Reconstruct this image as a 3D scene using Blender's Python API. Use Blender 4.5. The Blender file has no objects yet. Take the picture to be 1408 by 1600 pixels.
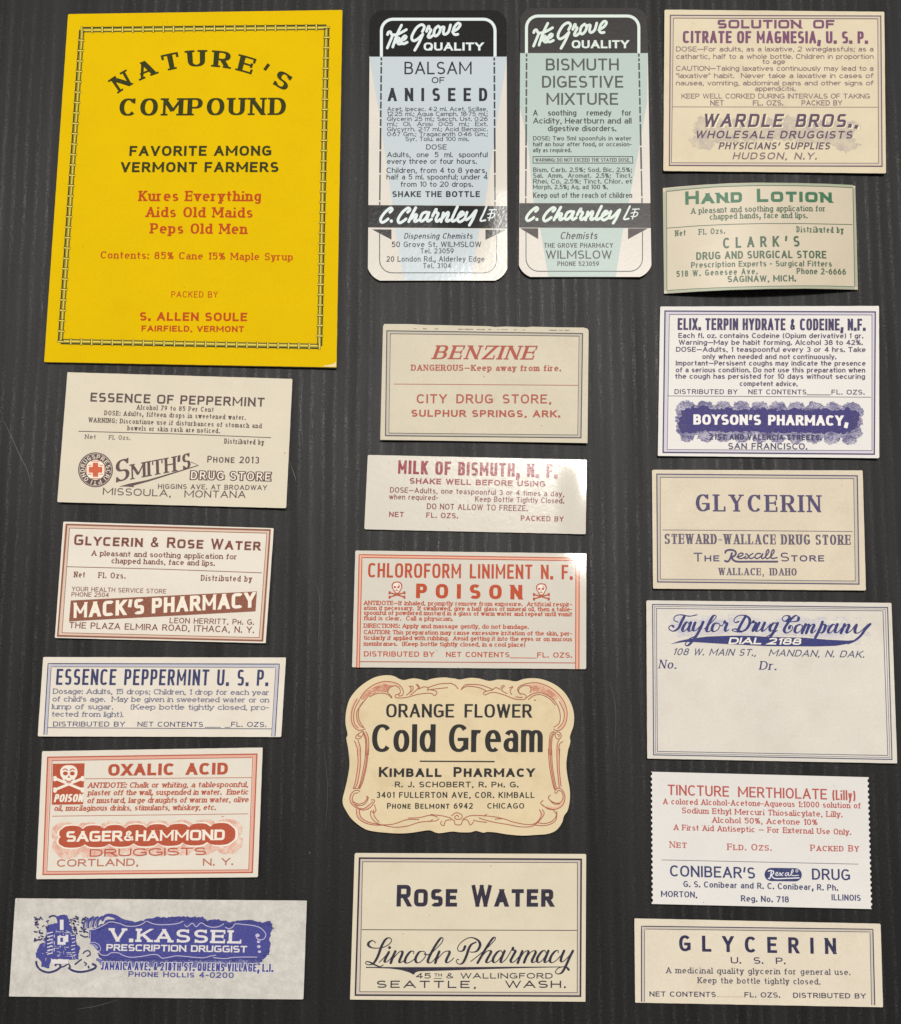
import bpy, math, random
from mathutils import Vector
from mathutils.geometry import delaunay_2d_cdt

S = bpy.context.scene
COL = S.collection
random.seed(7)

# ------------------------------------------------------------------ camera
PXM = 0.0002                      # metres per photo pixel on the board
FPX = 1903.0                      # focal length in photo pixels (photo 1408 x 1600)
TILT = math.radians(8.7)
H_CAM = FPX * PXM * math.cos(TILT)
CAM = Vector((0.0, -H_CAM * math.tan(TILT), H_CAM))
FWD = Vector((0, math.sin(TILT), -math.cos(TILT)))
UPV = Vector((0, math.cos(TILT), math.sin(TILT)))
RIGHT = Vector((1, 0, 0))
cd = bpy.data.cameras.new('camera')
cam = bpy.data.objects.new('camera', cd)
COL.objects.link(cam)
cam.location = CAM
cam.rotation_euler = (TILT, 0, 0)
cd.sensor_fit = 'VERTICAL'
cd.angle = 2 * math.atan(800 / FPX)
cd.clip_start = 0.01
cd.clip_end = 20
S.camera = cam

# ------------------------------------------------------------------ light
w = bpy.data.worlds.new('World')
S.world = w
w.use_nodes = True
w.node_tree.nodes['Background'].inputs[0].default_value = (1.0, 0.98, 0.95, 1)
w.node_tree.nodes['Background'].inputs[1].default_value = 0.25


def area_lamp(name, loc, target, size, power, col):
    ld = bpy.data.lights.new(name, 'AREA')
    ld.shape = 'DISK'
    ld.size = size
    ld.energy = power
    ld.color = col
    o = bpy.data.objects.new(name, ld)
    COL.objects.link(o)
    o.location = loc
    d = Vector(target) - Vector(loc)
    o.rotation_euler = d.to_track_quat('-Z', 'Y').to_euler()
    return o


area_lamp('ceiling_lamp', (0.17, 0.46, 1.55), (0.02, 0.0, 0), 0.20, 17.6, (1.0, 0.965, 0.91))
area_lamp('room_lamp', (-0.85, 0.55, 1.35), (0, 0, 0), 0.30, 6.6, (1.0, 0.965, 0.91))
S.view_settings.view_transform = 'Standard'
S.view_settings.look = 'None'
S.view_settings.exposure = 0.03
S.view_settings.gamma = 1.0
S.view_settings.use_curve_mapping = False


# ------------------------------------------------------------------ materials
def lin(c):
    c = c / 255.0
    return c / 12.92 if c <= 0.04045 else ((c + 0.055) / 1.055) ** 2.4


def rgb(r, g, b):
    return (lin(r), lin(g), lin(b), 1)


class NT:
    def __init__(self, name):
        self.m = bpy.data.materials.new(name)
        self.m.use_nodes = True
        self.t = self.m.node_tree
        self.b = self.t.nodes['Principled BSDF']

    def n(self, typ, **kw):
        nd = self.t.nodes.new(typ)
        for k, v in kw.items():
            if k.startswith('i_'):
                key = k[2:]
                key = int(key) if key.isdigit() else key
                nd.inputs[key].default_value = v
            else:
                setattr(nd, k, v)
        return nd

    def l(self, a, b):
        self.t.links.new(a, b)

    def coord(self, sx=1.0, sy=1.0, sz=1.0):
        """object coordinates in mm, shifted by a random amount per object"""
        tc = self.n('ShaderNodeTexCoord')
        oi = self.n('ShaderNodeObjectInfo')
        mp = self.n('ShaderNodeMapping')
        mp.inputs['Scale'].default_value = (1000 * sx, 1000 * sy, 1000 * sz)
        self.l(tc.outputs['Object'], mp.inputs['Vector'])
        ml = self.n('ShaderNodeMath', operation='MULTIPLY')
        ml.inputs[1].default_value = 731.0
        self.l(oi.outputs['Random'], ml.inputs[0])
        ad = self.n('ShaderNodeVectorMath', operation='ADD')
        self.l(mp.outputs[0], ad.inputs[0])
        self.l(ml.outputs[0], ad.inputs[1])
        return ad.outputs[0]

    def noise(self, vec, scale, detail=3.0, rough=0.55):
        nd = self.n('ShaderNodeTexNoise')
        nd.inputs['Scale'].default_value = scale
        nd.inputs['Detail'].default_value = detail
        nd.inputs['Roughness'].default_value = rough
        self.l(vec, nd.inputs['Vector'])
        return nd.outputs['Fac']

    def ramp(self, fac, stops):
        r = self.n('ShaderNodeValToRGB')
        e = r.color_ramp.elements
        while len(e) < len(stops):
            e.new(0.5)
        for k, (p, c) in enumerate(stops):
            e[k].position = p
            e[k].color = c if len(c) == 4 else (*c, 1)
        self.l(fac, r.inputs[0])
        return r.outputs[0]

    def mix(self, fac, a, b, mode='MIX'):
        m = self.n('ShaderNodeMix', data_type='RGBA', blend_type=mode)
        for sock, v in ((m.inputs[0], fac), (m.inputs[6], a), (m.inputs[7], b)):
            if isinstance(v, (int, float)):
                sock.default_value = v
            elif isinstance(v, tuple):
                sock.default_value = v
            else:
                self.l(v, sock)
        return m.outputs[2]


def g(v):
    return (v, v, v, 1)


def paper_mat(name, col, rough=0.55, spec=0.35, mottle=0.06, fibre=0.05, bump=0.012, stain=0.0, tissue=0.0, coat_bump=None):
    t = NT(name)
    v = t.coord()
    c = t.mix(1.0, t.ramp(t.noise(v, 0.07, 4), [(0.3, g(1 - mottle)), (0.7, g(1))]), col, 'MULTIPLY')
    c = t.mix(1.0, t.ramp(t.noise(v, 1.6, 5, 0.75), [(0.3, g(1 - fibre * 1.6)), (0.72, g(1))]), c, 'MULTIPLY')
    if stain:
        c = t.mix(1.0, t.ramp(t.noise(v, 0.11, 5, 0.65), [(0.52, g(1)), (0.72, (1 - stain * 0.5, 1 - stain * 0.75, 1 - stain, 1))]), c, 'MULTIPLY')
    if tissue:
        c = t.mix(1.0, t.ramp(t.noise(v, 0.33, 6, 0.72), [(0.3, g(1 - tissue)), (0.65, g(1))]), c, 'MULTIPLY')
    # a few brown flecks in the paper
    vo = t.n('ShaderNodeTexVoronoi')
    vo.inputs['Scale'].default_value = 0.16
    t.l(v, vo.inputs['Vector'])
    c = t.mix(1.0, t.ramp(vo.outputs['Distance'], [(0.018, (0.55, 0.45, 0.36, 1)), (0.035, g(1))]), c, 'MULTIPLY')
    t.l(c, t.b.inputs['Base Color'])
    t.b.inputs['Roughness'].default_value = rough
    t.b.inputs['Specular IOR Level'].default_value = spec
    bp = t.n('ShaderNodeBump')
    bp.inputs['Strength'].default_value = 1.0
    bp.inputs['Distance'].default_value = bump * 0.001
    t.l(t.noise(v, 1.3, 3, 0.6) if coat_bump is None else t.noise(v, coat_bump, 2, 0.5), bp.inputs['Height'])
    t.l(bp.outputs[0], t.b.inputs['Normal'])
    return t.m


INKS = {}


def ink(col, under=(226, 218, 200), rough=0.55, spec=0.35, wear=0.30, cover=1.0, name='ink', scale=2.2, bump=0.012, coat_bump=None):
    """printing ink: breaks up slightly into the paper colour; cover<1 = stippled tint"""
    key = (col, under, rough, spec, wear, cover, name, scale)
    if key in INKS:
        return INKS[key]
    t = NT(name)
    v = t.coord()
    n1 = t.noise(v, scale, 3, 0.7)
    lo = 0.52 if cover >= 1 else 0.30 + 0.36 * cover
    wear *= 0.6
    f = t.ramp(n1, [(lo, g(0)), (lo + (0.30 if cover >= 1 else 0.10), g(wear if cover >= 1 else 1.0))])
    if name.endswith('_ink') or name.endswith('_line'):
        col = tuple(q * .91 for q in col)
    c = t.mix(f, rgb(*col), rgb(*under))
    t.l(c, t.b.inputs['Base Color'])
    t.b.inputs['Roughness'].default_value = rough
    t.b.inputs['Specular IOR Level'].default_value = spec
    bp = t.n('ShaderNodeBump')
    bp.inputs['Strength'].default_value = 1.0
    bp.inputs['Distance'].default_value = bump * 0.001
    t.l(t.noise(v, 1.3 if coat_bump is None else coat_bump, 2, 0.5), bp.inputs['Height'])
    t.l(bp.outputs[0], t.b.inputs['Normal'])
    INKS[key] = t.m
    return t.m


def stipple(col, under, lo=.42, hi=.60, full=.85, name='stippled_ink', scale=5.0, blot=.45, stretch=(1, 1)):
    """a printed half tone: fine dots that thin out in blotches"""
    t = NT(name)
    v = t.coord(stretch[0], stretch[1])
    ad = t.n('ShaderNodeMath', operation='MULTIPLY_ADD')
    ad.inputs[1].default_value = 0.5
    t.l(t.noise(v, scale, 2, 0.6), ad.inputs[0])
    hf = t.n('ShaderNodeMath', operation='MULTIPLY')
    hf.inputs[1].default_value = 0.5
    t.l(t.noise(v, blot, 4, 0.65), hf.inputs[0])
    t.l(hf.outputs[0], ad.inputs[2])
    f = t.ramp(ad.outputs[0], [(lo, g(0)), (hi, g(full))])
    t.l(t.mix(f, rgb(*under), rgb(*col)), t.b.inputs['Base Color'])
    t.b.inputs['Roughness'].default_value = .55
    t.b.inputs['Specular IOR Level'].default_value = .35
    return t.m


# ------------------------------------------------------------------ pixels of the photo -> points on a surface
def ray(px, py):
    return FWD + RIGHT * ((px - 704) / FPX) + UPV * ((800 - py) / FPX)


def hit(px, py, z):
    d = ray(px, py)
    return CAM + d * ((z - CAM.z) / d.z)


def catmull(pts, step=6, closed=False):
    n = len(pts)
    if n < 3 and not closed:
        return list(pts)
    out = []
    rng = range(n) if closed else range(n - 1)
    for i in rng:
        if closed:
            p0, p1, p2, p3 = pts[i - 1], pts[i], pts[(i + 1) % n], pts[(i + 2) % n]
        else:
            p1, p2 = pts[i], pts[i + 1]
            p0 = pts[i - 1] if i else p1
            p3 = pts[i + 2] if i + 2 < n else p2
        for k in range(step):
            t = k / step
            t2, t3 = t * t, t * t * t
            out.append(tuple(0.5 * (2 * b + (c - a) * t + (2 * a - 5 * b + 4 * c - d) * t2 + (3 * b - a - 3 * c + d) * t3)
                             for a, b, c, d in zip(p0, p1, p2, p3)))
    if not closed:
        out.append(pts[-1])
    return out


def densify(pts, step, closed=True):
    out = []
    n = len(pts)
    for i in range(n if closed else n - 1):
        a, b = pts[i], pts[(i + 1) % n]
        k = max(1, int(math.ceil(math.hypot(b[0] - a[0], b[1] - a[1]) / step)))
        for j in range(k):
            out.append((a[0] + (b[0] - a[0]) * j / k, a[1] + (b[1] - a[1]) * j / k))
    if not closed:
        out.append(pts[-1])
    return out


def inside(p, poly):
    c = False
    x, y = p
    j = len(poly) - 1
    for i in range(len(poly)):
        xi, yi = poly[i]
        xj, yj = poly[j]
        if (yi > y) != (yj > y) and x < (xj - xi) * (y - yi) / (yj - yi) + xi:
            c = not c
        j = i
    return c


def tri_fill(poly, step):
    """triangulate a polygon with a grid of points inside: verts, faces, number of outline verts"""
    n = len(poly)
    xs = [p[0] for p in poly]
    ys = [p[1] for p in poly]
    pts = [Vector(p) for p in poly]
    y = min(ys) + step * 0.5
    while y < max(ys):
        x = min(xs) + step * 0.5
        while x < max(xs):
            if inside((x, y), poly):
                dm = min((x - a) ** 2 + (y - b) ** 2 for a, b in poly)
                if dm > (step * 0.35) ** 2:
                    pts.append(Vector((x, y)))
            x += step
        y += step
    r = delaunay_2d_cdt(pts, [(i, (i + 1) % n) for i in range(n)], [list(range(n))], 1, 1e-5)
    return [tuple(v) for v in r[0]], [tuple(f) for f in r[2]]


# ------------------------------------------------------------------ the single-stroke alphabet (cap height 1)
GL = {}
for row in '''A .72|0,0 .36,1|.36,1 .72,0|.13,.32 .59,.32
B .6|0,0 0,1|0,1 .3,1 @.3,.76,.25,.24,90,-90 0,.52|0,.52 .32,.52 @.32,.26,.28,.26,90,-90 0,0
C .66|@.36,.5,.36,.5,42,318
D .64|0,0 0,1|0,1 .26,1 @.26,.5,.38,.5,90,-90 0,0
E .54|0,0 0,1|0,1 .54,1|0,.52 .46,.52|0,0 .54,0
F .52|0,0 0,1|0,1 .52,1|0,.5 .44,.5
G .7|@.36,.5,.36,.5,42,318|.42,.45 .69,.45|.69,.45 .69,.1
H .64|0,0 0,1|.64,0 .64,1|0,.52 .64,.52
I 0|0,0 0,1
J .42|.42,1 .42,.26 @.21,.26,.21,.26,0,-170
K .62|0,0 0,1|0,.36 .6,1|.22,.58 .62,0
L .5|0,0 0,1|0,0 .5,0
M .92|0,0 0,1|0,1 .46,.24|.46,.24 .92,1|.92,0 .92,1
N .66|0,0 0,1|0,1 .66,0|.66,0 .66,1
O .72|@.36,.5,.36,.5,90,450
P .58|0,0 0,1|0,1 .3,1 @.3,.72,.28,.28,90,-90 0,.44
Q .72|@.36,.5,.36,.5,90,450|.44,.26 .74,-.04
R .62|0,0 0,1|0,1 .32,1 @.32,.74,.27,.26,90,-90 0,.48|.32,.48 .62,0
S .58|@.29,.745,.27,.255,32,270 @.29,.245,.29,.245,90,-148
T .6|0,1 .6,1|.3,0 .3,1
U .64|0,1 0,.32 @.32,.32,.32,.32,180,360 .64,1
V .68|0,1 .34,0|.34,0 .68,1
W 1|0,1 .25,0|.25,0 .5,1|.5,1 .75,0|.75,0 1,1
X .64|0,0 .64,1|0,1 .64,0
Y .64|0,1 .32,.45|.64,1 .32,.45|.32,.45 .32,0
Z .58|0,1 .58,1|.58,1 0,0|0,0 .58,0
& .68|~ .68,0 .44,.28 .19,.64 .17,.86 .31,1 .45,.87 .38,.68 .12,.44 .02,.24 .1,.05 .28,0 .48,.08 .62,.42
0 .56|@.28,.5,.28,.5,90,450
1 .22|.2,0 .2,1|0,.8 .2,1
2 .56|@.28,.72,.27,.28,165,-28 0,0 .56,0
3 .54|@.27,.75,.24,.25,150,-90|@.27,.26,.27,.26,90,-150
4 .58|.42,0 .42,1|.42,1 0,.28|0,.28 .58,.28
5 .54|.5,1 .08,1|.08,1 .05,.56|@.25,.33,.29,.33,132,-150
6 .56|@.28,.31,.28,.31,90,450|~ .48,.98 .22,.86 .05,.6 0,.31
7 .54|0,1 .54,1|.54,1 .18,0
8 .56|@.28,.76,.23,.24,90,450|@.28,.27,.28,.27,90,450
9 .56|@.28,.69,.28,.31,90,450|~ .08,.02 .34,.14 .51,.4 .56,.69
a .47|@.25,.47,.21,.21,155,0 .46,0|@.23,.2,.23,.2,90,450
b .52|0,0 0,1|@.26,.34,.26,.34,90,450
c .5|@.27,.34,.27,.34,45,315
d .52|.52,0 .52,1|@.26,.34,.26,.34,90,450
e .52|0,.36 .52,.36|@.26,.34,.26,.34,0,310
f .3|.1,0 .1,.76 @.3,.76,.2,.24,180,80|0,.66 .3,.66
g .5|@.25,.36,.25,.32,90,450|.5,.68 .5,-.06 @.25,-.06,.25,.24,0,-150
h .48|0,0 0,1|0,.42 @.24,.42,.24,.26,180,0 .48,0
i 0|0,0 0,.6|0,.95 0,.97
j .15|.15,.6 .15,-.08 @0,-.08,.15,.22,0,-90|.15,.95 .15,.97
k .46|0,0 0,1|0,.24 .42,.68|.16,.4 .46,0
l 0|0,0 0,1
m .8|0,0 0,.68|0,.46 @.2,.46,.2,.22,180,0 .4,0|.4,.46 @.6,.46,.2,.22,180,0 .8,0
n .48|0,0 0,.68|0,.42 @.24,.42,.24,.26,180,0 .48,0
o .52|@.26,.34,.26,.34,90,450
p .52|0,-.28 0,.68|@.26,.34,.26,.34,90,450
q .52|.52,-.28 .52,.68|@.26,.34,.26,.34,90,450
r .3|0,0 0,.68|0,.42 @.22,.42,.22,.26,180,65
s .42|@.21,.51,.19,.17,32,270 @.21,.17,.21,.17,90,-148
t .3|.12,.94 .12,.2 @.3,.2,.18,.2,180,275|0,.66 .3,.66
u .48|0,.68 0,.26 @.24,.26,.24,.26,180,360|.48,.68 .48,0
v .48|0,.68 .24,0|.24,0 .48,.68
w .76|0,.68 .19,0|.19,0 .38,.68|.38,.68 .57,0|.57,0 .76,.68
x .46|0,0 .46,.68|0,.68 .46,0
y .48|0,.68 .24,0|.48,.68 .1,-.28
z .44|0,.66 .44,.66|.44,.66 0,0|0,0 .44,0
. .03|.015,0 .015,.05
, .08|.08,.09 .0,-.24
' .06|.06,1 .0,.62
" .18|.02,1 0,.76|.18,1 .16,.76
- .26|0,.42 .26,.42
~ .8|0,.42 .8,.42
_ .5|0,-.02 .5,-.02
: .03|.015,0 .015,.05|.015,.62 .015,.64
; .08|.08,.09 .0,-.24|.06,.6 .06,.64
* 0|0,.4 0,.44
( .16|~ .16,1.04 .03,.8 0,.45 .03,.1 .16,-.16
) .16|~ 0,1.04 .13,.8 .16,.45 .13,.1 0,-.16
% .74|@.15,.76,.15,.22,90,450|@.59,.22,.15,.22,90,450|.58,1 .16,0'''.split('\n'):
    head, *paths = row.split('|')
    ch, wd = head.split(' ')
    GL[ch] = (float(wd), paths)

_gc = {}


def glyph(ch, sq):
    """width and strokes; a stroke is (points, start is a line, end is a line)"""
    k = (ch, sq)
    if k in _gc:
        return _gc[k]
    wd, paths = GL[ch]
    out = []
    for p in paths:
        smooth = p.startswith('~')
        pts = []
        if smooth:
            raw = [tuple(float(q) for q in s.split(',')) for s in p[2:].split()]
            cp = catmull(raw, 5)
            out.append((cp, False, False))
            continue
        for s in p.split():
            if s[0] == '@':
                cx, cy, rx, ry, a0, a1 = (float(q) for q in s[1:].split(','))
                n = max(6, int(abs(a1 - a0) / 11))
                for i in range(n + 1):
                    a = math.radians(a0 + (a1 - a0) * i / n)
                    c, d = math.cos(a), math.sin(a)
                    e = 2.0 / sq
                    x = cx + rx * math.copysign(abs(c) ** e, c)
                    y = cy + ry * math.copysign(abs(d) ** e, d)
                    pts.append((x, y, 0))
            else:
                x, y = (float(q) for q in s.split(','))
                pts.append((x, y, 1))
        q = [pts[0]]
        for a in pts[1:]:
            if abs(a[0] - q[-1][0]) + abs(a[1] - q[-1][1]) > 1e-4:
                q.append(a)
            else:
                q[-1] = (*q[-1][:2], max(a[2], q[-1][2]) if len(q) == 1 else q[-1][2])
        cur = [q[0]]
        for i in range(1, len(q)):
            cur.append(q[i])
            if i < len(q) - 1:
                ax, ay = q[i][0] - q[i - 1][0], q[i][1] - q[i - 1][1]
                bx, by = q[i + 1][0] - q[i][0], q[i + 1][1] - q[i][1]
                ang = abs(math.atan2(ax * by - ay * bx, ax * bx + ay * by))
                if ang > math.radians(55):
                    out.append(([c[:2] for c in cur], cur[0][2] == 1, True))
                    cur = [(q[i][0], q[i][1], 1)]
        out.append(([c[:2] for c in cur], cur[0][2] == 1, cur[-1][2] == 1))
    _gc[k] = (wd, out)
    return _gc[k]


def ribbon(pts, wid, ext0=0.0, ext1=0.0):
    """a flat strip along pts; wid = width per point; returns left and right rows"""
    n = len(pts)
    wid = [wid] * n if isinstance(wid, (int, float)) else wid
    P = [list(p) for p in pts]
    for e, i, j in ((ext0, 0, 1), (ext1, n - 1, n - 2)):
        if e:
            dx, dy = P[i][0] - P[j][0], P[i][1] - P[j][1]
            L = math.hypot(dx, dy) or 1
            P[i][0] += dx / L * e
            P[i][1] += dy / L * e
    l, r = [], []
    for i in range(n):
        a, b = P[max(0, i - 1)], P[min(n - 1, i + 1)]
        dx, dy = b[0] - a[0], b[1] - a[1]
        if n == len(pts) and P[0] == P[-1] and i in (0, n - 1) and n > 3:
            dx, dy = P[1][0] - P[-2][0], P[1][1] - P[-2][1]
        L = math.hypot(dx, dy) or 1
        nx, ny = -dy / L, dx / L
        h = wid[i] / 2
        l.append((P[i][0] + nx * h, P[i][1] + ny * h))
        r.append((P[i][0] - nx * h, P[i][1] - ny * h))
    return l, r


# type styles: stem, bar, squareness, serif, slope contrast for diagonals, tracking
ST = dict(
    goth=(.17, .15, 2.3, 0, 0, .16), light=(.12, .11, 2.1, 0, 0, .16), bold=(.24, .20, 2.4, 0, 0, .15),
    heavy=(.29, .22, 2.6, 0, 0, .13), cond=(.165, .15, 3.2, 0, 0, .11), condb=(.21, .17, 3.6, 0, 0, .10),
    oct=(.20, .18, 4.5, 0, 0, .17), octb=(.25, .21, 5, 0, 0, .15), fine=(.155, .135, 2.2, 0, 0, .15),
    fineb=(.185, .15, 2.3, 0, 0, .15), ext=(.17, .145, 2.4, 0, 0, .22), extb=(.21, .17, 2.6, 0, 0, .22),
    serif=(.20, .075, 2.1, 1, .5, .17), serifb=(.25, .09, 2.1, 1, .4, .2), serifl=(.15, .07, 2.1, 1, .4, .2),
    slab=(.165, .135, 2.1, 1, 0, .22), slabb=(.21, .14, 2.3, 1, .15, .22), nouv=(.19, .13, 2.6, 0, .1, .14),
    nouvb=(.185, .115, 2.2, 0, .0, .13))


def up_face(q, P, want_up):
    a = sum(P[q[i]].x * P[q[(i + 1) % len(q)]].y - P[q[(i + 1) % len(q)]].x * P[q[i]].y for i in range(len(q)))
    return q if (a > 0) == want_up else tuple(reversed(q))


def worn_edge(q, step):
    """a cut sheet: very slightly uneven edges and softened corners"""
    rnd = random.Random(int(q[0][0] * 7 + q[0][1]))
    out = []
    for i in range(4):
        p, a, n = q[i - 1], q[i], q[(i + 1) % 4]
        c = rnd.uniform(.6, 1.7)
        for o in (p, n):
            L = math.hypot(o[0] - a[0], o[1] - a[1])
            out.append((a[0] + (o[0] - a[0]) / L * c, a[1] + (o[1] - a[1]) / L * c))
    d = densify(out, step)
    return [(x + rnd.uniform(-.12, .12), y + rnd.uniform(-.12, .12)) for x, y in d]


class Label:
    """one paper label: a thin curved sheet lying on the board, with its print as children"""

    def __init__(self, name, outline, mat, label, thick=0.22, lift=None, category='label', side=None, smooth_out=None, step=8.0):
        self.name, self.mat, self.side = name, mat, side
        self.label, self.category = label, category
        self.th = thick * 0.001
        self.quad = outline[:4]
        self.out = smooth_out or worn_edge(outline, step)
        xs = [p[0] for p in self.out]
        ys = [p[1] for p in self.out]
        self.bx = (min(xs), min(ys), max(xs), max(ys))
        self.lift = lift or (lambda u, v: 0.0)
        self.step = step
        self.parts = {}
        self.order = []
        self.jit = 0
        c = hit((self.bx[0] + self.bx[2]) / 2, (self.bx[1] + self.bx[3]) / 2, 0)
        self.org = Vector((c.x, c.y, 0.0))

    def h(self, px, py):
        x0, y0, x1, y1 = self.bx
        return self.th + 0.0002 + 0.001 * self.lift((px - x0) / (x1 - x0), (py - y0) / (y1 - y0))

    def W(self, px, py, dz=0.0):
        return hit(px, py, self.h(px, py) + dz) - self.org

    def up(self, x):
        tl, tr, br, bl = self.quad
        a = (tl[0] - bl[0], tl[1] - bl[1])
        b = (tr[0] - br[0], tr[1] - br[1])
        u = min(1, max(0, (x - tl[0]) / (tr[0] - tl[0])))
        vx, vy = a[0] + (b[0] - a[0]) * u, a[1] + (b[1] - a[1]) * u
        L = math.hypot(vx, vy)
        return vx / L, vy / L

    # -- collecting print
    def part(self, name, mat):
        k = name
        if k not in self.parts:
            self.parts[k] = (mat, [], [])
            self.order.append(k)
        return self.parts[k]

    def add(self, part, mat, verts, faces, lvl=1):
        m, V, F = self.part(part, mat)
        self.jit = (self.jit + 1) % 24
        dz = 0.00005 + 0.00003 * (lvl - 1) + self.jit * 0.0000008
        o = len(V)
        V.extend((x, y, dz) for x, y in verts)
        F.extend(tuple(i + o for i in f) for f in faces)

    def strip(self, part, mat, pts, wid, lvl=1, e0=0.0, e1=0.0, sub=6.0):
        if len(pts) == 2:
            n = max(1, int(math.hypot(pts[1][0] - pts[0][0], pts[1][1] - pts[0][1]) / sub))
            if n > 1 and isinstance(wid, (int, float)):
                a, b = pts
                pts = [(a[0] + (b[0] - a[0]) * i / n, a[1] + (b[1] - a[1]) * i / n) for i in range(n + 1)]
        l, r = ribbon(pts, wid, e0, e1)
        n = len(l)
        self.add(part, mat, l + r, [(i, i + 1, n + i + 1, n + i) for i in range(n - 1)], lvl)

    def blob(self, part, mat, x, y, rx, ry=None, lvl=1, n=14):
        ry = ry or rx
        self.add(part, mat, [(x + rx * math.cos(2 * math.pi * i / n), y + ry * math.sin(2 * math.pi * i / n)) for i in range(n)],
                 [tuple(range(n))], lvl)

    def fill(self, part, mat, poly, lvl=1, step=9.0, edge=None):
        poly = densify(poly, edge or step)
        v, f = tri_fill(poly, step)
        self.add(part, mat, v, f, lvl)

    def rough_fill(self, part, mat, poly, lvl=1, amp=2.0, edge=2.2, step=9.0, seed=1):
        rnd = random.Random(seed)
        p = [(x + rnd.uniform(-amp, amp), y + rnd.uniform(-amp, amp)) for x, y in densify(poly, edge)]
        v, f = tri_fill(p, step)
        self.add(part, mat, v, f, lvl)

    def line(self, part, mat, pts, wid, lvl=1, closed=False):
        pts = densify(pts, 6.0, closed)
        if closed:
            pts = pts + [pts[0]]
        self.strip(part, mat, pts, wid, lvl)

    def frame(self, part, mat, c, wid, lvl=1, open_bottom=False):
        """a ruled frame: four mitred sides butted end to end"""
        tl, tr, br, bl = c
        q = [tl, tr, br, bl]
        cx = sum(p[0] for p in q) / 4
        cy = sum(p[1] for p in q) / 4

        def off(p, d):
            sx = 1 if p[0] < cx else -1
            sy = 1 if p[1] < cy else -1
            return (p[0] + sx * d, p[1] + sy * d)
        ou = [off(p, -wid / 2) for p in q]
        inn = [off(p, wid / 2) for p in q]
        for i in range(4):
            if open_bottom and i == 2:
                continue
            j = (i + 1) % 4
            n = max(2, int(math.hypot(q[i][0] - q[j][0], q[i][1] - q[j][1]) / 6))
            L = lambda a, b, t: (a[0] + (b[0] - a[0]) * t, a[1] + (b[1] - a[1]) * t)
            rows = [L(ou[i], ou[j], k / n) for k in range(n + 1)] + [L(inn[i], inn[j], k / n) for k in range(n + 1)]
            self.add(part, mat, rows, [(k, k + 1, n + 2 + k, n + 1 + k) for k in range(n)], lvl)

    def brush(self, part, mat, strokes, scale, ox, oy, wmin, wmax, lvl=1, mode='pen', taper=True, fx=None, step=7):
        """hand lettering: strokes in zoomed pixels; pen = heavy on the down strokes"""
        for s in strokes:
            pts = catmull(s, step)
            P = [(ox + x / scale, oy + y / scale) for x, y in pts]
            if fx:
                P = [fx(*p) for p in P]
            n = len(P)
            wd = []
            for i in range(n):
                a, b = P[max(0, i - 1)], P[min(n - 1, i + 1)]
                dx, dy = b[0] - a[0], b[1] - a[1]
                L = math.hypot(dx, dy) or 1
                if mode == 'pen':
                    wd.append(wmin + (wmax - wmin) * max(0.0, dy / L) ** 1.2)
                else:
                    wd.append(wmax)
            ws = [sum(wd[max(0, i - 2):i + 3]) / len(wd[max(0, i - 2):i + 3]) for i in range(n)]
            if mode == 'swell':
                ws = [wmin + (wmax - wmin) * math.sin(math.pi * min(1, max(0, i / (n - 1)))) for i in range(n)]
            self.strip(part, mat, P, ws, lvl)
            if mode != 'swell':
                for k in (0, n - 1):
                    self.blob(part, mat, P[k][0], P[k][1], ws[k] / 2, None, lvl, 10)

    def T(self, part, text, x0, y0, x1, y1, cap, style='fine', mat=None, tr=None, s=None, just=False, slant=0.0, sc=None,
          sag=0.0, arc=None, lvl=2, wt=1.0, ins=None, xh=None, spw=.36, up=None):
        wv, wh, sq, serif, nib, tr0 = ST[style]
        wv, wh = wv * wt, wh * wt
        bwv, bwh = wv, wh
        iv, ih = (ins if ins else (wv, wh))
        tr = tr0 if tr is None else tr
        items = []
        for c in text:
            k = 1.0
            if sc and c.islower():
                c, k = c.upper(), sc
            items.append((c, k))
        ln = math.hypot(x1 - x0, y1 - y0)
        tot = ln / cap
        if arc:
            tot = ln / cap
        A = sum(GL[c][0] * k for c, k in items if c != ' ')
        nl = sum(1 for c, k in items if c != ' ')
        B = iv * sum(1 for c, k in items if c != ' ')
        ns = sum(1 for c, k in items if c == ' ')
        ng = nl - 1
        if s is None and A == 0:
            s = 1.0
        elif s is None:
            s = (tot - B - tr * ng - ns * tr) / (A + ns * spw)
            if s < 0.42:
                s = 0.42
                tr = max(-.02, (tot - B - s * (A + ns * spw)) / max(1, ng + ns))
            sp = spw * s + tr
        elif just:
            sp = max(.12, (tot - B - tr * ng - s * A) / max(1, ns))
        else:
            sp = spw * s + tr
            tr = (tot - B - s * A - ns * spw * s) / max(1, ng + ns)
            sp = spw * s + tr
        if A == 0:
            sp = .3
        dx, dy = (x1 - x0) / ln, (y1 - y0) / ln

        def place(X, Y):
            X = X + slant * Y
            if arc:
                cx, cy, R, a0 = arc
                a = a0 + X * cap / R
                rr = R + Y * cap
                return cx + rr * math.sin(a), cy - rr * math.cos(a)
            px, py = x0 + dx * X * cap, y0 + dy * X * cap
            t = X / tot
            ux, uy = up if up else self.up(px)
            return px + ux * Y * cap, py + uy * Y * cap + sag * 4 * t * (1 - t)

        pen = 0.0
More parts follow.
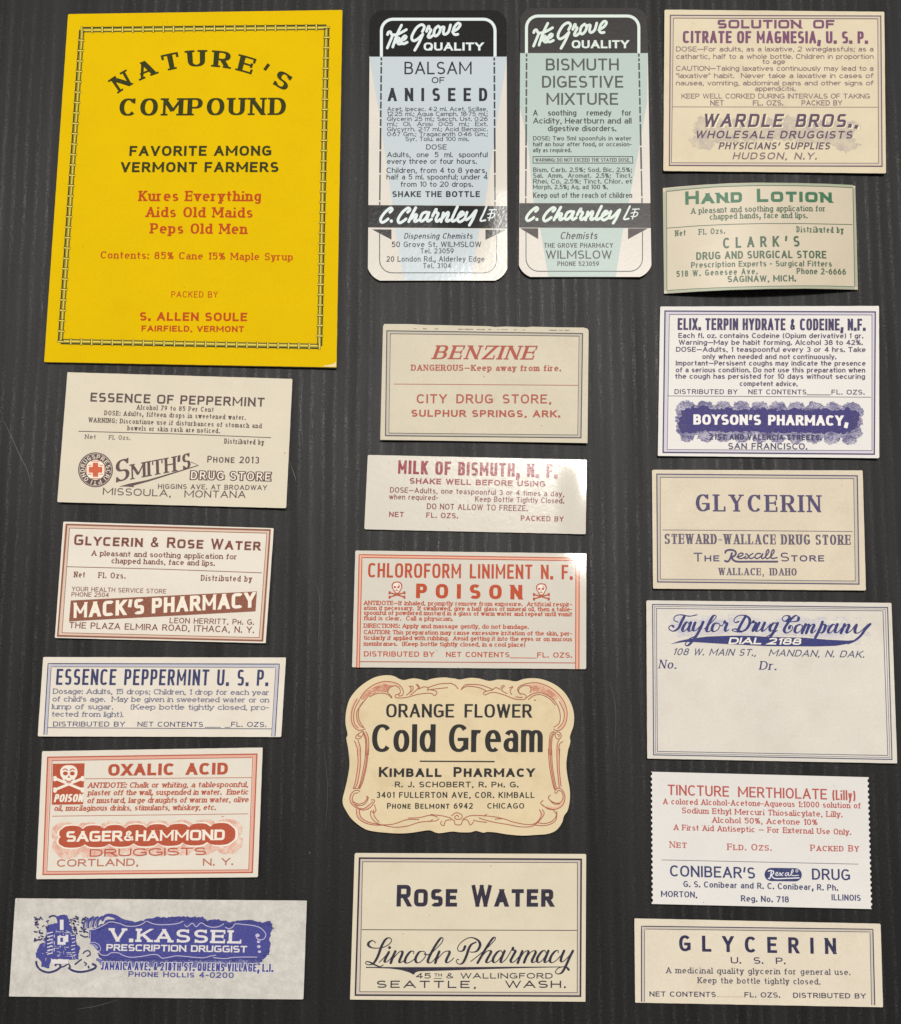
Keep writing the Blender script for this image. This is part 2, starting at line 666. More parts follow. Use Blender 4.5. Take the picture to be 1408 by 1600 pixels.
        for idx, (c, k) in enumerate(items):
            if c == ' ':
                pen += sp
                continue
            wd, strokes = glyph(c, sq)
            wv, wh = (bwv * 1.3, bwh * 1.4) if c in '.,:;' else (bwv, bwh)
            sx = s * k
            low = c.islower()

            def M(x, y):
                if low and xh:
                    y = y * xh / .68 if y <= .68 else xh + (y - .68) * (1 - xh) / .32
                return pen + x * sx + iv / 2, (y * (1 - ih / k) + ih / 2 / k) * k
            ends = []
            for pts, l0, l1 in strokes:
                for e, f, o in ((pts[0], l0, pts[1]), (pts[-1], l1, pts[-2])):
                    ends.append((e, f, abs(e[1] - o[1]) > .05, abs(e[0] - o[0]) > .05))
            for pts, l0, l1 in strokes:
                P = [M(*p) for p in pts]
                n = len(P)
                straight = n == 2
                wd_ = []
                for i in range(n):
                    a, b = P[max(0, i - 1)], P[min(n - 1, i + 1)]
                    if pts[0] == pts[-1] and i in (0, n - 1) and n > 3:
                        a, b = P[-2], P[1]
                    ex, ey = b[0] - a[0], b[1] - a[1]
                    L = math.hypot(ex, ey) or 1
                    ex, ey = ex / L, ey / L
                    q = math.sqrt((wv * ey) ** 2 + (wh * ex) ** 2)
                    if straight and nib and abs(ex) > .15 and abs(ey) > .15 and c not in 'Z7z%4':
                        q *= (1 - nib) if ex * ey > 0 else 1.05
                    if straight and abs(ex) > .12 and abs(ey) > .15 and c in 'MW' and not nib:
                        q *= (.66 if sq > 3 else .76) if c == 'M' else .88
                    if c == 'M' and sq > 3 and abs(ex) < .05:
                        q *= .84
                    if c == '&':
                        q *= .8
                    if serif and nib and straight and abs(ex) < .05 and (c == 'N' or (c == 'M' and pts[0][0] < .1)):
                        q *= .55
                    wd_.append(q)
                e = [0.0, 0.0]
                cut = [None, None]
                for j, (fl, i, o) in enumerate(((l0, 0, 1), (l1, n - 1, n - 2))):
                    if not fl:
                        continue
                    ex, ey = P[i][0] - P[o][0], P[i][1] - P[o][1]
                    L = math.hypot(ex, ey) or 1
                    ex, ey = ex / L, ey / L
                    if abs(ey) > .97:
                        e[j] = wh / 2
                    elif abs(ex) > .97:
                        e[j] = wv / 2
                    elif pts[i][1] in (0.0, 1.0, .68, -.28, .66):
                        cut[j] = P[i][1] + math.copysign(wh / 2, ey)
                        e[j] = 0.0
                l, r = ribbon(P, wd_, e[0], e[1])
                for j, i, o in ((0, 0, 1), (1, n - 1, n - 2)):
                    if cut[j] is not None:
                        ex, ey = P[i][0] - P[o][0], P[i][1] - P[o][1]
                        for row in (l, r):
                            t = (cut[j] - row[i][1]) / ey
                            row[i] = (row[i][0] + ex * t, cut[j])
                # subdivide long straight strokes so that they follow the paper
                if n == 2:
                    L = math.hypot(l[1][0] - l[0][0], l[1][1] - l[0][1]) * cap
                    m = max(1, int(L / 7))
                    lerp = lambda a, b, t: (a[0] + (b[0] - a[0]) * t, a[1] + (b[1] - a[1]) * t)
                    l = [lerp(l[0], l[1], i / m) for i in range(m + 1)]
                    r = [lerp(r[0], r[1], i / m) for i in range(m + 1)]
                nn = len(l)
                self.add(part, mat, [place(*p) for p in l + r], [(i, i + 1, nn + i + 1, nn + i) for i in range(nn - 1)], lvl)

                def box(xa, xb, ya, yb):
                    self.add(part, mat, [place(xa, ya), place(xb, ya), place(xb, yb), place(xa, yb)], [(0, 1, 2, 3)], lvl)
                if serif and c.isalnum() or (serif and c == '&'):
                    st = max(wh, .06)
                    sl = .3 * wv + .05
                    for fl, i, o in ((l0, 0, 1), (l1, n - 1, n - 2)):
                        ex, ey = P[i][0] - P[o][0], P[i][1] - P[o][1]
                        L = math.hypot(ex, ey) or 1
                        y = pts[i][1]
                        if fl and abs(ey / L) > .55 and y in (0.0, 1.0, .68, -.28) and c not in '4':
                            same = [q for q in ends if abs(q[0][0] - pts[i][0]) < .01 and abs(q[0][1] - y) < .01]
                            diag = sum(1 for q in same if q[2] and q[3])
                            if len(same) > 1 and (diag >= 2 or (diag == 1 and y == 0.0)):
                                continue
                            if low and c == 't':
                                continue
                            Y = P[i][1]
                            top = y > .5
                            ya, yb = (Y + wh / 2 - st, Y + wh / 2) if top else (Y - wh / 2, Y - wh / 2 + st)
                            right = 0.0 if (low and top and c not in 'vwxy') else sl
                            hw = wd_[i] / 2 * .9
                            box(P[i][0] - hw - sl, P[i][0] + hw + right, ya, yb)
                        elif fl and abs(ex / L) > .97 and c in 'EFLTZ25':
                            if sum(1 for q in ends if abs(q[0][0] - pts[i][0]) < .01 and abs(q[0][1] - y) < .01) > 1:
                                continue
                            if abs(pts[i][0]) < .01 and c in 'EF':
                                continue
                            X = P[i][0] + math.copysign(wv / 2, ex)
                            xa, xb = (X - wv * .45, X) if ex > 0 else (X, X + wv * .45)
                            Y = P[i][1]
                            if y > .9:
                                box(xa, xb, Y + wh / 2 - .3 * k, Y + wh / 2)
                            elif y < .1:
                                box(xa, xb, Y - wh / 2, Y - wh / 2 + .3 * k)
                            else:
                                box(xa, xb, Y - .14 * k, Y + .14 * k)
                        elif not fl and c in 'CGS':
                            X, Y = P[i]
                            up_ = Y > .5 * k
                            if c == 'C' and not up_ or c == 'G' and not up_:
                                continue
                            xa, xb = (X - .02, X + wv * .4) if X > pen + wd * sx / 2 else (X - wv * .4, X + .02)
                            if up_:
                                box(xa, xb, Y - .1 * k, 1 * k)
                            else:
                                box(xa, xb, 0, Y + .1 * k)
            pen += wd * sx + iv + tr

    @staticmethod
    def face_up(q, P):
        a = sum(P[q[i]][0] * P[q[(i + 1) % len(q)]][1] - P[q[(i + 1) % len(q)]][0] * P[q[i]][1] for i in range(len(q)))
        return q if a > 0 else tuple(reversed(q))

    # -- the finished objects
    def build(self):
        v, f = tri_fill(self.out, self.step)
        n = len(v)
        top = [self.W(*p) for p in v]
        bot = [p - Vector((0, 0, self.th)) for p in top]
        no = len(self.out)
        faces = [tuple(q) for q in f] + [tuple(n + i for i in reversed(q)) for q in f]
        nt = len(faces)
        # the outline runs clockwise in the picture
        area = sum(self.out[i][0] * self.out[(i + 1) % no][1] - self.out[(i + 1) % no][0] * self.out[i][1] for i in range(no))
        rim = 2 * n
        for i in range(no):
            j = (i + 1) % no
            q = (rim + i, rim + j, rim + no + j, rim + no + i)
            faces.append(q if area > 0 else q[::-1])
        faces = [q if k >= nt else up_face(q, top + bot, k < len(f)) for k, q in enumerate(faces)]
        me = bpy.data.meshes.new(self.name)
        me.from_pydata([tuple(p) for p in top + bot + top[:no] + bot[:no]], [], faces)
        me.materials.append(self.mat)
        if self.side:
            me.materials.append(self.side)
            for p in me.polygons[nt:]:
                p.material_index = 1
        for p in me.polygons[:len(f)]:
            p.use_smooth = True
        root = bpy.data.objects.new(self.name, me)
        COL.objects.link(root)
        root.location = self.org
        root['label'] = self.label
        root['category'] = self.category
        root['group'] = 'old chemist labels laid out on the black board'
        made = {}
        for k in self.order:
            m, V, F = self.parts[k]
            path = k.split('>')
            nm = path[-1].split('#')[0]
            me = bpy.data.meshes.new(nm)
            P = [tuple(self.W(x, y, dz)) for x, y, dz in V]
            me.from_pydata(P, [], [self.face_up(q, P) for q in F])
            me.materials.append(m)
            o = bpy.data.objects.new(nm, me)
            COL.objects.link(o)
            o.parent = made.get(path[0], root) if len(path) > 1 else root
            made[k] = o
        return root


def half(t, sock):
    m = t.n('ShaderNodeMath', operation='MULTIPLY_ADD')
    m.inputs[1].default_value = 0.5
    m.inputs[2].default_value = 0.5
    t.l(sock, m.inputs[0])
    return m.outputs[0]


# ------------------------------------------------------------------ the board
def build_board():
    t = NT('black_fluted_board')
    tc = t.n('ShaderNodeTexCoord')
    mp = t.n('ShaderNodeMapping')
    mp.inputs['Scale'].default_value = (1000, 1000, 1000)
    t.l(tc.outputs['Object'], mp.inputs['Vector'])
    v = mp.outputs[0]

    def stretched(sx, sy):
        m = t.n('ShaderNodeMapping')
        m.inputs['Scale'].default_value = (sx, sy, 1)
        t.l(v, m.inputs['Vector'])
        return m.outputs[0]
    sep = t.n('ShaderNodeSeparateXYZ')
    wob = t.noise(stretched(.02, .012), 1.0, 2)
    t.l(v, sep.inputs[0])
    ax = t.n('ShaderNodeMath', operation='MULTIPLY_ADD')
    t.l(wob, ax.inputs[0])
    ax.inputs[1].default_value = 1.6
    t.l(sep.outputs[0], ax.inputs[2])
    ph = t.n('ShaderNodeMath', operation='MULTIPLY')
    ph.inputs[1].default_value = 2 * math.pi / 3.65
    t.l(ax.outputs[0], ph.inputs[0])
    si = t.n('ShaderNodeMath', operation='SINE')
    t.l(ph.outputs[0], si.inputs[0])
    rib = t.ramp(half(t, si.outputs[0]), [(0.0, g(0)), (0.62, g(0.05)), (1.0, g(1))])
    streak = t.noise(stretched(2.6, .22), 1.0, 4, 0.7)
    grain = t.noise(v, 1.5, 4, 0.75)
    patch = t.noise(v, 0.016, 3, .5)
    rib_sheen = t.mix(1.0, rib, t.ramp(streak, [(0.38, g(0)), (0.75, g(1))]), 'MULTIPLY')
    rib_sheen = t.mix(1.0, rib_sheen, t.ramp(grain, [(0.40, g(0.0)), (0.64, g(1))]), 'MULTIPLY')
    rib_sheen = t.mix(1.0, rib_sheen, t.ramp(patch, [(0.38, g(0.15)), (0.62, g(1))]), 'MULTIPLY')
    base = t.mix(t.ramp(grain, [(0.3, g(0)), (0.75, g(1))]), rgb(8, 8, 8.4), rgb(33, 33, 33))
    base = t.mix(rib_sheen, base, rgb(58, 57.5, 57))  # part of the ribs' streaky sheen is painted in as paler base colour
    # dust specks
    vo = t.n('ShaderNodeTexVoronoi')
    vo.inputs['Scale'].default_value = 0.11
    t.l(stretched(1.0, .62), vo.inputs['Vector'])
    sp = t.ramp(vo.outputs['Distance'], [(0.014, g(1)), (0.026, g(0))])
    base = t.mix(sp, base, rgb(96, 94, 90))
    t.l(base, t.b.inputs['Base Color'])
    rr = t.mix(rib_sheen, g(0.50), g(0.38))
    t.l(rr, t.b.inputs['Roughness'])
    bands = t.ramp(t.noise(stretched(.11, .006), 1.0, 4, .6), [(0.30, g(0.17)), (0.70, g(0.36))])
    sl = t.mix(rib_sheen, bands, g(1.0))
    t.l(sl, t.b.inputs['Specular IOR Level'])
    b1 = t.n('ShaderNodeBump')
    b1.inputs['Distance'].default_value = 0.000013
    b1.inputs['Strength'].default_value = 1.0
    hm = t.n('ShaderNodeMath', operation='MULTIPLY')
    t.l(si.outputs[0], hm.inputs[0])
    t.l(t.noise(stretched(.16, .02), 1.0, 3, .6), hm.inputs[1])
    t.l(hm.outputs[0], b1.inputs['Height'])
    b2 = t.n('ShaderNodeBump')
    b2.inputs['Distance'].default_value = 0.00006
    b2.inputs['Strength'].default_value = 1.0
    t.l(t.noise(stretched(3.4, 1.7), 1.0, 4, .75), b2.inputs['Height'])
    t.l(b1.outputs[0], b2.inputs['Normal'])
    t.l(b2.outputs[0], t.b.inputs['Normal'])
    x, y0, y1, z = 0.42, -0.40, 0.44, -0.004
    me = bpy.data.meshes.new('board_surface')
    r = 0.0006
    V = [(-x, y0, z), (x, y0, z), (x, y1, z), (-x, y1, z), (-x, y0, -r), (x, y0, -r), (x, y1, -r), (-x, y1, -r),
         (-x + r, y0 + r, 0), (x - r, y0 + r, 0), (x - r, y1 - r, 0), (-x + r, y1 - r, 0)]
    F = [(3, 2, 1, 0), (8, 9, 10, 11)]
    for a, b in ((0, 4), (4, 8)):
        for i in range(4):
            j = (i + 1) % 4
            F.append((a + i, a + j, b + j, b + i))
    me.from_pydata(V, [], F)
    me.materials.append(t.m)
    o = bpy.data.objects.new('board_surface', me)
    COL.objects.link(o)
    o['kind'] = 'structure'
    o['label'] = 'matte black fluted board with pale painted rib sheen and dust'
    # long hair scratches
    sm = NT('scratch_grey')
    sm.b.inputs['Base Color'].default_value = rgb(84, 83, 81)
    sm.b.inputs['Roughness'].default_value = 0.5
    V, F = [], []

    def scratch(pts, wd):
        p = catmull(pts, 8)
        l, r_ = ribbon(p, [wd * math.sin(math.pi * (.08 + .84 * i / (len(p) - 1))) for i in range(len(p))])
        o_ = len(V)
        for q in l + r_:
            c = hit(q[0], q[1], 0.00004 + 0.000002 * (len(F) % 7))
            V.append(tuple(c))
        n = len(l)
        F.extend((o_ + i, o_ + i + 1, o_ + n + i + 1, o_ + n + i)[::-1] for i in range(n - 1))
    scratch([(5, 656), (18, 682), (32, 714), (42, 733), (50, 760)], .9)
    scratch([(452, 720), (460, 742), (463, 752)], .8)
    scratch([(118, 1577), (150, 1572), (185, 1562)], .7)
    scratch([(474, 590), (470, 640), (474, 700)], .5)
    scratch([(962, 120), (967, 190), (964, 260)], .4)
    scratch([(492, 905), (500, 940), (497, 1010)], .4)
    scratch([(952, 1060), (962, 1110), (960, 1180)], .4)
    scratch([(505, 1160), (512, 1230), (508, 1300)], .4)
    scratch([(1396, 245), (1404, 249), (1408, 250)], .6)
    me = bpy.data.meshes.new('scratch')
    me.from_pydata(V, [], F)
    me.materials.append(sm.m)
    s = bpy.data.objects.new('scratch', me)
    COL.objects.link(s)
    s.parent = o


build_board()


# ------------------------------------------------------------------ papers
P_CREAM = paper_mat('cream_paper', rgb(223, 213, 192), mottle=.05, stain=.05)
P_IVORY = paper_mat('ivory_paper', rgb(228, 217, 192), mottle=.06, stain=.08)
P_BUFF = paper_mat('buff_paper', rgb(224, 211, 182), mottle=.07, stain=.10)
P_WARM = paper_mat('warm_white_paper', rgb(234, 225, 211), mottle=.05, stain=.05)
P_WHITE = paper_mat('white_paper', rgb(234, 230, 225), mottle=.04)
P_COLD = paper_mat('aged_cream_paper', rgb(229, 210, 172), mottle=.07, stain=.17)
P_TISSUE = paper_mat('mottled_grey_paper', rgb(230, 225, 217), mottle=.08, fibre=.12, tissue=.22)
P_YELLOW = paper_mat('yellow_card', rgb(229, 190, 0), rough=.7, spec=.06, mottle=.04, fibre=.06, stain=.05)
GLS = dict(rough=.16, spec=.34, bump=.02, coat_bump=.75)
P_GLOSS = paper_mat('glazed_white_paper', rgb(221, 214, 202), mottle=.05, **GLS)
P_GLOSSC = paper_mat('glazed_cream_paper', rgb(226, 220, 210), mottle=.05, **GLS)
P_SEMI = paper_mat('semi_gloss_cream_paper', rgb(222, 215, 206), mottle=.05, rough=.34, spec=.25, bump=.028, coat_bump=.75)
P_EDGE = paper_mat('raw_paper_edge', rgb(232, 222, 200))
P_EDGEY = paper_mat('raw_card_edge', rgb(214, 190, 120))
P_EDGEG = paper_mat('green_paper_edge', rgb(150, 168, 140))


def gum(a=.3, b=.3, k=1.0, c=.2):
    """gentle curl of a gummed label: a along its width, b along its height"""
    return lambda u, v: k * (.2 + 1.7 * a * (2 * u - 1) ** 2 + 1.7 * b * (2 * v - 1) ** 2 + 1.6 * c * u * v + .9 * c * (1 - u) ** 3 * v ** 3)


# ================================================================== 1 yellow packet label
def yellow_label():
    L = Label('packet_label', [(106.5, 22), (535, 15.5), (525.8, 574), (69, 565.5)], P_YELLOW,
              'largest label, bright yellow card with green bamboo border, red and black lettering',
              thick=.9, side=P_EDGEY, lift=lambda u, v: .25 * u + .25 * v * u + .15 * abs(2 * u - 1))
    Y = (229, 190, 4)
    dk = ink((50, 54, 14), Y, name='dark_green_ink', wear=.2, spec=.12)
    ol = ink((150, 136, 14), Y, name='olive_ink', wear=.35)
    hi = ink((246, 222, 74), Y, name='pale_yellow_ink')
    rd = ink((204, 74, 22), Y, name='orange_red_ink', wear=.3, spec=.1)
    sh = ink((170, 146, 12), Y, name='ochre_ink', wear=.4)
    # bamboo border
    c = [(128, 46.5), (510.5, 42.5), (499.3, 541), (94.5, 533.5)]
    for i in range(4):
        a, b = c[i], c[(i + 1) % 4]
        ln = math.hypot(b[0] - a[0], b[1] - a[1])
        dx, dy = (b[0] - a[0]) / ln, (b[1] - a[1]) / ln
        nx, ny = -dy, dx
        n = round(ln / 16.2)
        heavy = -1 if i in (0,) else 1
        if i == 2:
            heavy = -1
        if i == 3:
            heavy = -1
        if i == 1:
            heavy = -1
        for k in range(n):
            p = (a[0] + dx * ln * k / n, a[1] + dy * ln * k / n)
            q = (a[0] + dx * ln * (k + 1) / n, a[1] + dy * ln * (k + 1) / n)
            g0 = .6
            pa = lambda s, o: (p[0] + dx * s + nx * o, p[1] + dy * s + ny * o)
            seg = ln / n
            L.strip('border', ol, [pa(0, 0), pa(seg, 0)], 7.4, 1)
            L.strip('border_shading', dk, [pa(g0, heavy * 3.3), pa(seg - g0, heavy * 3.3)], 2.0, 2)
            L.strip('border_shading', dk, [pa(g0, -heavy * 3.4), pa(seg - g0, -heavy * 3.4)], 1.0, 2)
            L.strip('border_highlight', hi, [pa(g0 + .8, -.6 * heavy), pa(seg - g0 - .8, -.6 * heavy)], 2.1 if i in (0, 2) else 1.4, 2)
            L.strip('border', ol, [pa(0, -5.4), pa(0, 5.4)], 3.6, 2)
            L.strip('border_highlight', hi, [pa(0, -4.6), pa(0, 4.6)], 1.5, 3)
            L.strip('border_shading', dk, [pa(1.5, -4.8), pa(1.5, 4.8)], .8, 3)
    # worn white corner
    wn = ink((228, 212, 160), Y, name='worn_card', wear=.5)
    L.rough_fill('worn_corner', wn, [(503, 572.6), (525, 573.4), (525.6, 565), (520, 569), (510, 570.5)], 2, .6, 2, 5)
    cx, cy, R = 317.0, 331.0, 227.5
    a0 = math.atan2(180.5 - cx, cy - 138.5)
    L.T('title', "NATURE'S", 0, 0, 2 * abs(a0) * R * .985, 0, 25.5, 'serifb', dk, arc=(cx, cy, R, a0), tr=.5, wt=1.2)
    L.T('title', 'COMPOUND', 186, 180.8, 446.5, 179.5, 27, 'serifb', dk, tr=.24, wt=1.1)
    L.T('slogan', 'FAVORITE AMONG', 202, 243.6, 424, 243.2, 15.6, 'bold', dk, tr=.2)
    L.T('slogan', 'VERMONT FARMERS', 188.5, 269, 435, 268.8, 15.8, 'bold', dk, tr=.2)
    L.T('verse', 'Kures Everything', 217, 314, 407.5, 314.3, 16, 'slabb', rd, tr=.2)
    L.T('verse', 'Aids Old Maids', 228, 339, 394.5, 340, 16, 'slabb', rd, tr=.2)
    L.T('verse', 'Peps Old Men', 235, 364.6, 385.5, 365.6, 16, 'slabb', rd, tr=.2)
    L.T('contents_line', 'Contents: 85% Cane 15% Maple Syrup', 157, 403.6, 457.5, 406.8, 11, 'slabb', rd, tr=.22, wt=.85)
    L.T('packer_line', 'PACKED BY', 267.5, 464.5, 340, 464.8, 9.6, 'ext', rd, wt=.75)
    L.T('packer_name', 'S. ALLEN SOULE', 218, 500.8, 386, 501.8, 13.2, 'bold', rd, tr=.2)
    L.T('packer_name', 'FAIRFIELD, VERMONT', 221, 517.6, 381, 518.8, 9.2, 'bold', rd, tr=.2)
    return L


# ================================================================== 16 essence of peppermint with round cross emblem
def peppermint_label():
    L = Label('chemist_label', [(105.6, 581.6), (457, 592), (447.2, 794), (89.5, 784.5)], P_CREAM,
              'cream label with round red cross emblem and slanting brown lettering, below the yellow card',
              lift=gum(.3, .2, 1))
    U = (232, 221, 198)
    br = ink((92, 66, 66), U, name='brown_ink', wear=.35)
    lt = ink((128, 106, 100), U, name='faded_brown_ink', wear=.4)
    rd = ink((222, 96, 54), U, name='orange_red_ink')
    pp = ink((240, 228, 210), U, name='paper_tone')
    L.T('title', 'ESSENCE OF PEPPERMINT', 141, 627.3, 413, 635.5, 14, 'oct', br, tr=.2)
    L.T('directions', 'Alcohol 79 to 85 Per Cent', 213.5, 639.8, 333.7, 643.6, 7.4, 'slab', br)
    L.T('directions', 'DOSE: Adults, fifteen drops in sweetened water.', 163, 648.6, 384, 656, 7.4, 'slab', br)
    L.T('directions', 'WARNING: Discontinue use if disturbances of stomach and', 138, 659.6, 408.7, 669, 7.4, 'slab', br)
    L.T('directions', 'bowels or skin rash are noticed.', 199, 672.2, 343.4, 676.8, 7.4, 'slab', br)
    L.line('rule', br, [(122.6, 673.8), (270, 677.8), (423.8, 683.8)], 1.1)
    L.T('net_line', 'Net', 132.6, 685.6, 149.6, 686, 7, 'slab', lt)
    L.T('net_line', 'Fl. Ozs.', 170, 686.6, 203.5, 687.4, 7, 'slab', lt)
    L.T('distributor_line', 'Distributed by', 350.5, 693, 412, 695, 8, 'slab', br)
    # round emblem
    ex, ey = 149.3, 734
    em = 'emblem'
    rd2 = 27.2
    n = 40
    ring = [(ex + rd2 * math.cos(2 * math.pi * i / n), ey + rd2 * math.sin(2 * math.pi * i / n)) for i in range(n)]
    L.fill(em, br, ring, 1, 8, 5)
    L.blob('emblem_ground', pp, ex, ey, 15.6, None, 2, 32)
    L.line('emblem_ground', pp, [(ex + 25.2 * math.cos(2 * math.pi * i / 48), ey + 25.2 * math.sin(2 * math.pi * i / 48)) for i in range(48)], .5, 2, True)
    for i in range(17):
        a = 2 * math.pi * (i + .5) / 17
        ch = 'PRESCRIPTIONDRUGS'[i]
        r0 = 17.2
        px, py = ex + r0 * math.sin(a - .1), ey - r0 * math.cos(a - .1)
        w_ = 5.0
        L.T('emblem_letters', ch, px, py, px + w_ * math.cos(a), py + w_ * math.sin(a), 6.6, 'fine', pp, lvl=3, wt=1.0,
            up=(math.sin(a), -math.cos(a)))
    for dx, dy, wd, hh in ((0, 0, 8.5, 22), (0, 0, 21, 9)):
        L.fill('red_cross', rd, [(ex - wd / 2, ey - hh / 2), (ex + wd / 2, ey - hh / 2), (ex + wd / 2, ey + hh / 2), (ex - wd / 2, ey + hh / 2)], 3, 6)
    for a, b in (((-7, -13.5), (7, -13.5)), ((-7, 13.5), (7, 13.5)), ((-13.8, -6), (-13.8, 6)), ((13.8, -6), (13.8, 6)),
                 ((-12, -7), (-6, -7)), ((6, -7), (12, -7)), ((-12, 7), (-6, 7)), ((6, 7), (12, 7))):
        L.strip('red_cross', rd, [(ex + a[0], ey + a[1]), (ex + b[0], ey + b[1])], 1.1, 3)
    # slanting name
    vup = (-0.03, -1)
    L.T('shop_name', 'S', 179.5, 754.5, 202, 748.5, 34, 'serif', br, up=(.03, -1), wt=.85)
    L.T('shop_name', 'MITH', 204.8, 749.2, 275, 736.2, 23.5, 'serif', br, up=vup, tr=.13, wt=.95)
    L.T('shop_name', "'S", 277.5, 735.6, 298, 730.6, 23.5, 'serif', br, up=vup, tr=.1, wt=.95)
    L.fill('flourish', br, [(186, 760.2), (202, 755.6), (230, 750), (309, 726.8), (298.5, 722.3), (298.7, 721.2), (311, 727.4), (232, 752.2), (208, 758.8), (210, 761.2), (196, 760)], 2, 6, 3)
    L.T('phone_line', 'Phone 2013', 323.7, 722.4, 404.7, 724.2, 10.4, 'ext', br, sc=.85)
    L.T('shop_kind', 'DRUG STORE', 297, 749.6, 423.6, 752, 14.6, 'heavy', br, wt=1.42, ins=(.3, .26), tr=.14)
    L.T('shop_kind_inline', 'DRUG STORE', 297, 749.6, 423.6, 752, 14.6, 'goth', pp, wt=.8, ins=(.3, .26), tr=.14, lvl=3)
    L.T('address', 'HIGGINS AVE. AT BROADWAY', 246.8, 763.6, 417, 765.8, 7.6, 'ext', br)
    L.T('address', 'MISSOULA,', 160.5, 773, 267, 776, 11, 'ext', br, wt=.85)
    L.T('address', 'MONTANA', 288, 777, 383.4, 778, 11, 'ext', br, wt=.85)
    L.blob('ink_speck', br, 445, 708, .8)
    return L


# ================================================================== 17 glycerin and rose water
def rose_glycerin_label():
    L = Label('chemist_label', [(99, 815), (427.8, 825.3), (415.2, 1005), (85.8, 996.6)], P_WARM,
              'cream label with maroon double border and slanting red-brown banner with white capitals',
              lift=gum(.3, .1, 1))
    U = (238, 228, 212)
    br = ink((128, 62, 42), U, name='maroon_ink', wear=.25)
    lt = ink((150, 96, 74), U, name='faded_maroon_ink', wear=.4)
    bd = ink((150, 84, 60), U, name='red_brown_ink', wear=.3)
    pk = ink((218, 190, 170), U, name='pink_tint')
    pp = ink((240, 230, 214), U, name='paper_tone')
    L.frame('border_tint', pk, [(104.5, 822), (419.5, 830.2), (407.8, 998.6), (93, 991)], 6, 1)
    L.frame('border', bd, [(104.2, 819.5), (422, 828.3), (410, 1001), (90.2, 993.4)], 2.6, 2)
    L.frame('border', br, [(108.6, 825), (417, 833), (405.2, 996.2), (97, 988.6)], .9, 2)
    L.T('title', 'Glycerin & Rose Water', 115.5, 851.4, 406.7, 860.2, 16.4, 'oct', br, sc=.84, tr=.19)
    L.T('directions', 'A pleasant and soothing application for', 143, 868.2, 370, 874, 8.4, 'slab', br, tr=.14, wt=1.05)
    L.T('directions', 'chapped hands, face and lips.', 174, 880, 335.5, 884.2, 8.4, 'slab', br, tr=.14, wt=1.05)
    L.line('rule', br, [(104.6, 885.4), (250, 889.2), (409, 895)], 1.0)
    L.T('net_line', 'Net', 115.5, 902, 132.6, 902.4, 9, 'slab', br)
    L.T('net_line', 'Fl. Ozs.', 153.6, 903, 196, 904, 9, 'slab', br)
    L.T('distributor_line', 'Distributed by', 314, 907.2, 393.3, 909, 9, 'slab', br)
    L.T('slogan', 'YOUR HEALTH SERVICE STORE', 112, 923.4, 259.5, 927.4, 7, 'fine', lt)
    L.T('slogan', 'PHONE 2504', 111.5, 932, 170, 933, 7, 'fine', lt)
    L.fill('banner', bd, [(110.7, 938.2), (401.4, 924), (399.3, 955.2), (108, 970.8)], 1, 8, 7)
    L.T('shop_name', "MACK'S PHARMACY", 114.6, 965.8, 398.6, 949, 24, 'oct', pp, lvl=3, tr=.12, wt=1.15, up=(0.02, -1))
    L.T('address', 'LEON HERRITT, Ph. G.', 264.8, 973.6, 396.7, 976.2, 8.6, 'fine', br, sc=.75, tr=.17)
    L.T('address', 'THE PLAZA ELMIRA ROAD, ITHACA, N. Y.', 108, 981.4, 396.7, 989, 9.8, 'fine', br, tr=.17)
    return L


# ================================================================== 18 essence peppermint U.S.P.
def peppermint_strip():
    L = Label('chemist_label', [(67.6, 1026.6), (446.9, 1027.4), (439.4, 1151.6), (59, 1150.6)], P_WARM,
              'low white label with navy peppermint capitals and a border open at its bottom edge',
              lift=gum(.25, .1, 1))
    U = (238, 228, 212)
    nv = ink((40, 50, 106), U, name='navy_ink', wear=.3)
    lt = ink((110, 114, 146), U, name='faded_navy_ink', wear=.35)
    tn = ink((188, 188, 204), U, name='grey_blue_tint')
    L.line('border', nv, [(68.6, 1148), (75.2, 1036.8), (436.5, 1037.6)], 1.4, 2)
    L.line('border', nv, [(436.5, 1037.6), (429.8, 1150.6)], 1.4, 2)
    L.line('border_tint', tn, [(71, 1148), (77.8, 1039.4), (433.6, 1040.2), (427, 1150.6)], 3.0, 1)
    L.line('border', nv, [(73.6, 1148), (80, 1041.8), (431, 1042.8), (424.4, 1150.6)], .8, 2)
    L.line('border', nv, [(74.6, 1137), (425.5, 1138.8)], 1.0, 2)
    L.T('title', 'ESSENCE PEPPERMINT U. S. P.', 87.3, 1070, 418.7, 1071.4, 25, 'cond', nv, tr=.13, wt=.9, spw=.55)
    L.T('directions', 'Dosage: Adults, 15 drops; Children, 1 drop for each year', 82.8, 1084, 420.3, 1086, 8.2, 'slab', lt, tr=.1)
    L.T('directions', "of child's age.  May be given in sweetened water or on", 81.8, 1096, 420.3, 1097.6, 8.2, 'slab', lt, tr=.1)
    L.T('directions', 'lump of sugar.     (Keep bottle tightly closed, pro-', 81, 1108, 420, 1109.4, 8.2, 'slab', lt, tr=.1)
    L.T('directions', 'tected from light).', 80.6, 1119.6, 192.7, 1120.2, 8.2, 'slab', lt, tr=.1)
    L.T('distributor_line', 'DISTRIBUTED BY', 82.8, 1135, 195, 1135.2, 7.6, 'extb', nv, wt=.8)
    L.T('net_line', 'NET CONTENTS', 214.7, 1135.2, 317, 1135.6, 7.6, 'extb', nv, wt=.8)
    L.T('net_line', 'FL. OZS.', 361, 1135.4, 416, 1135.8, 7.6, 'extb', nv, wt=.8)
    L.line('net_line', nv, [(320, 1136.4), (345, 1136.4)], .8, 2)
    L.line('net_line', nv, [(351, 1136.4), (360, 1136.4)], .8, 2)
    return L


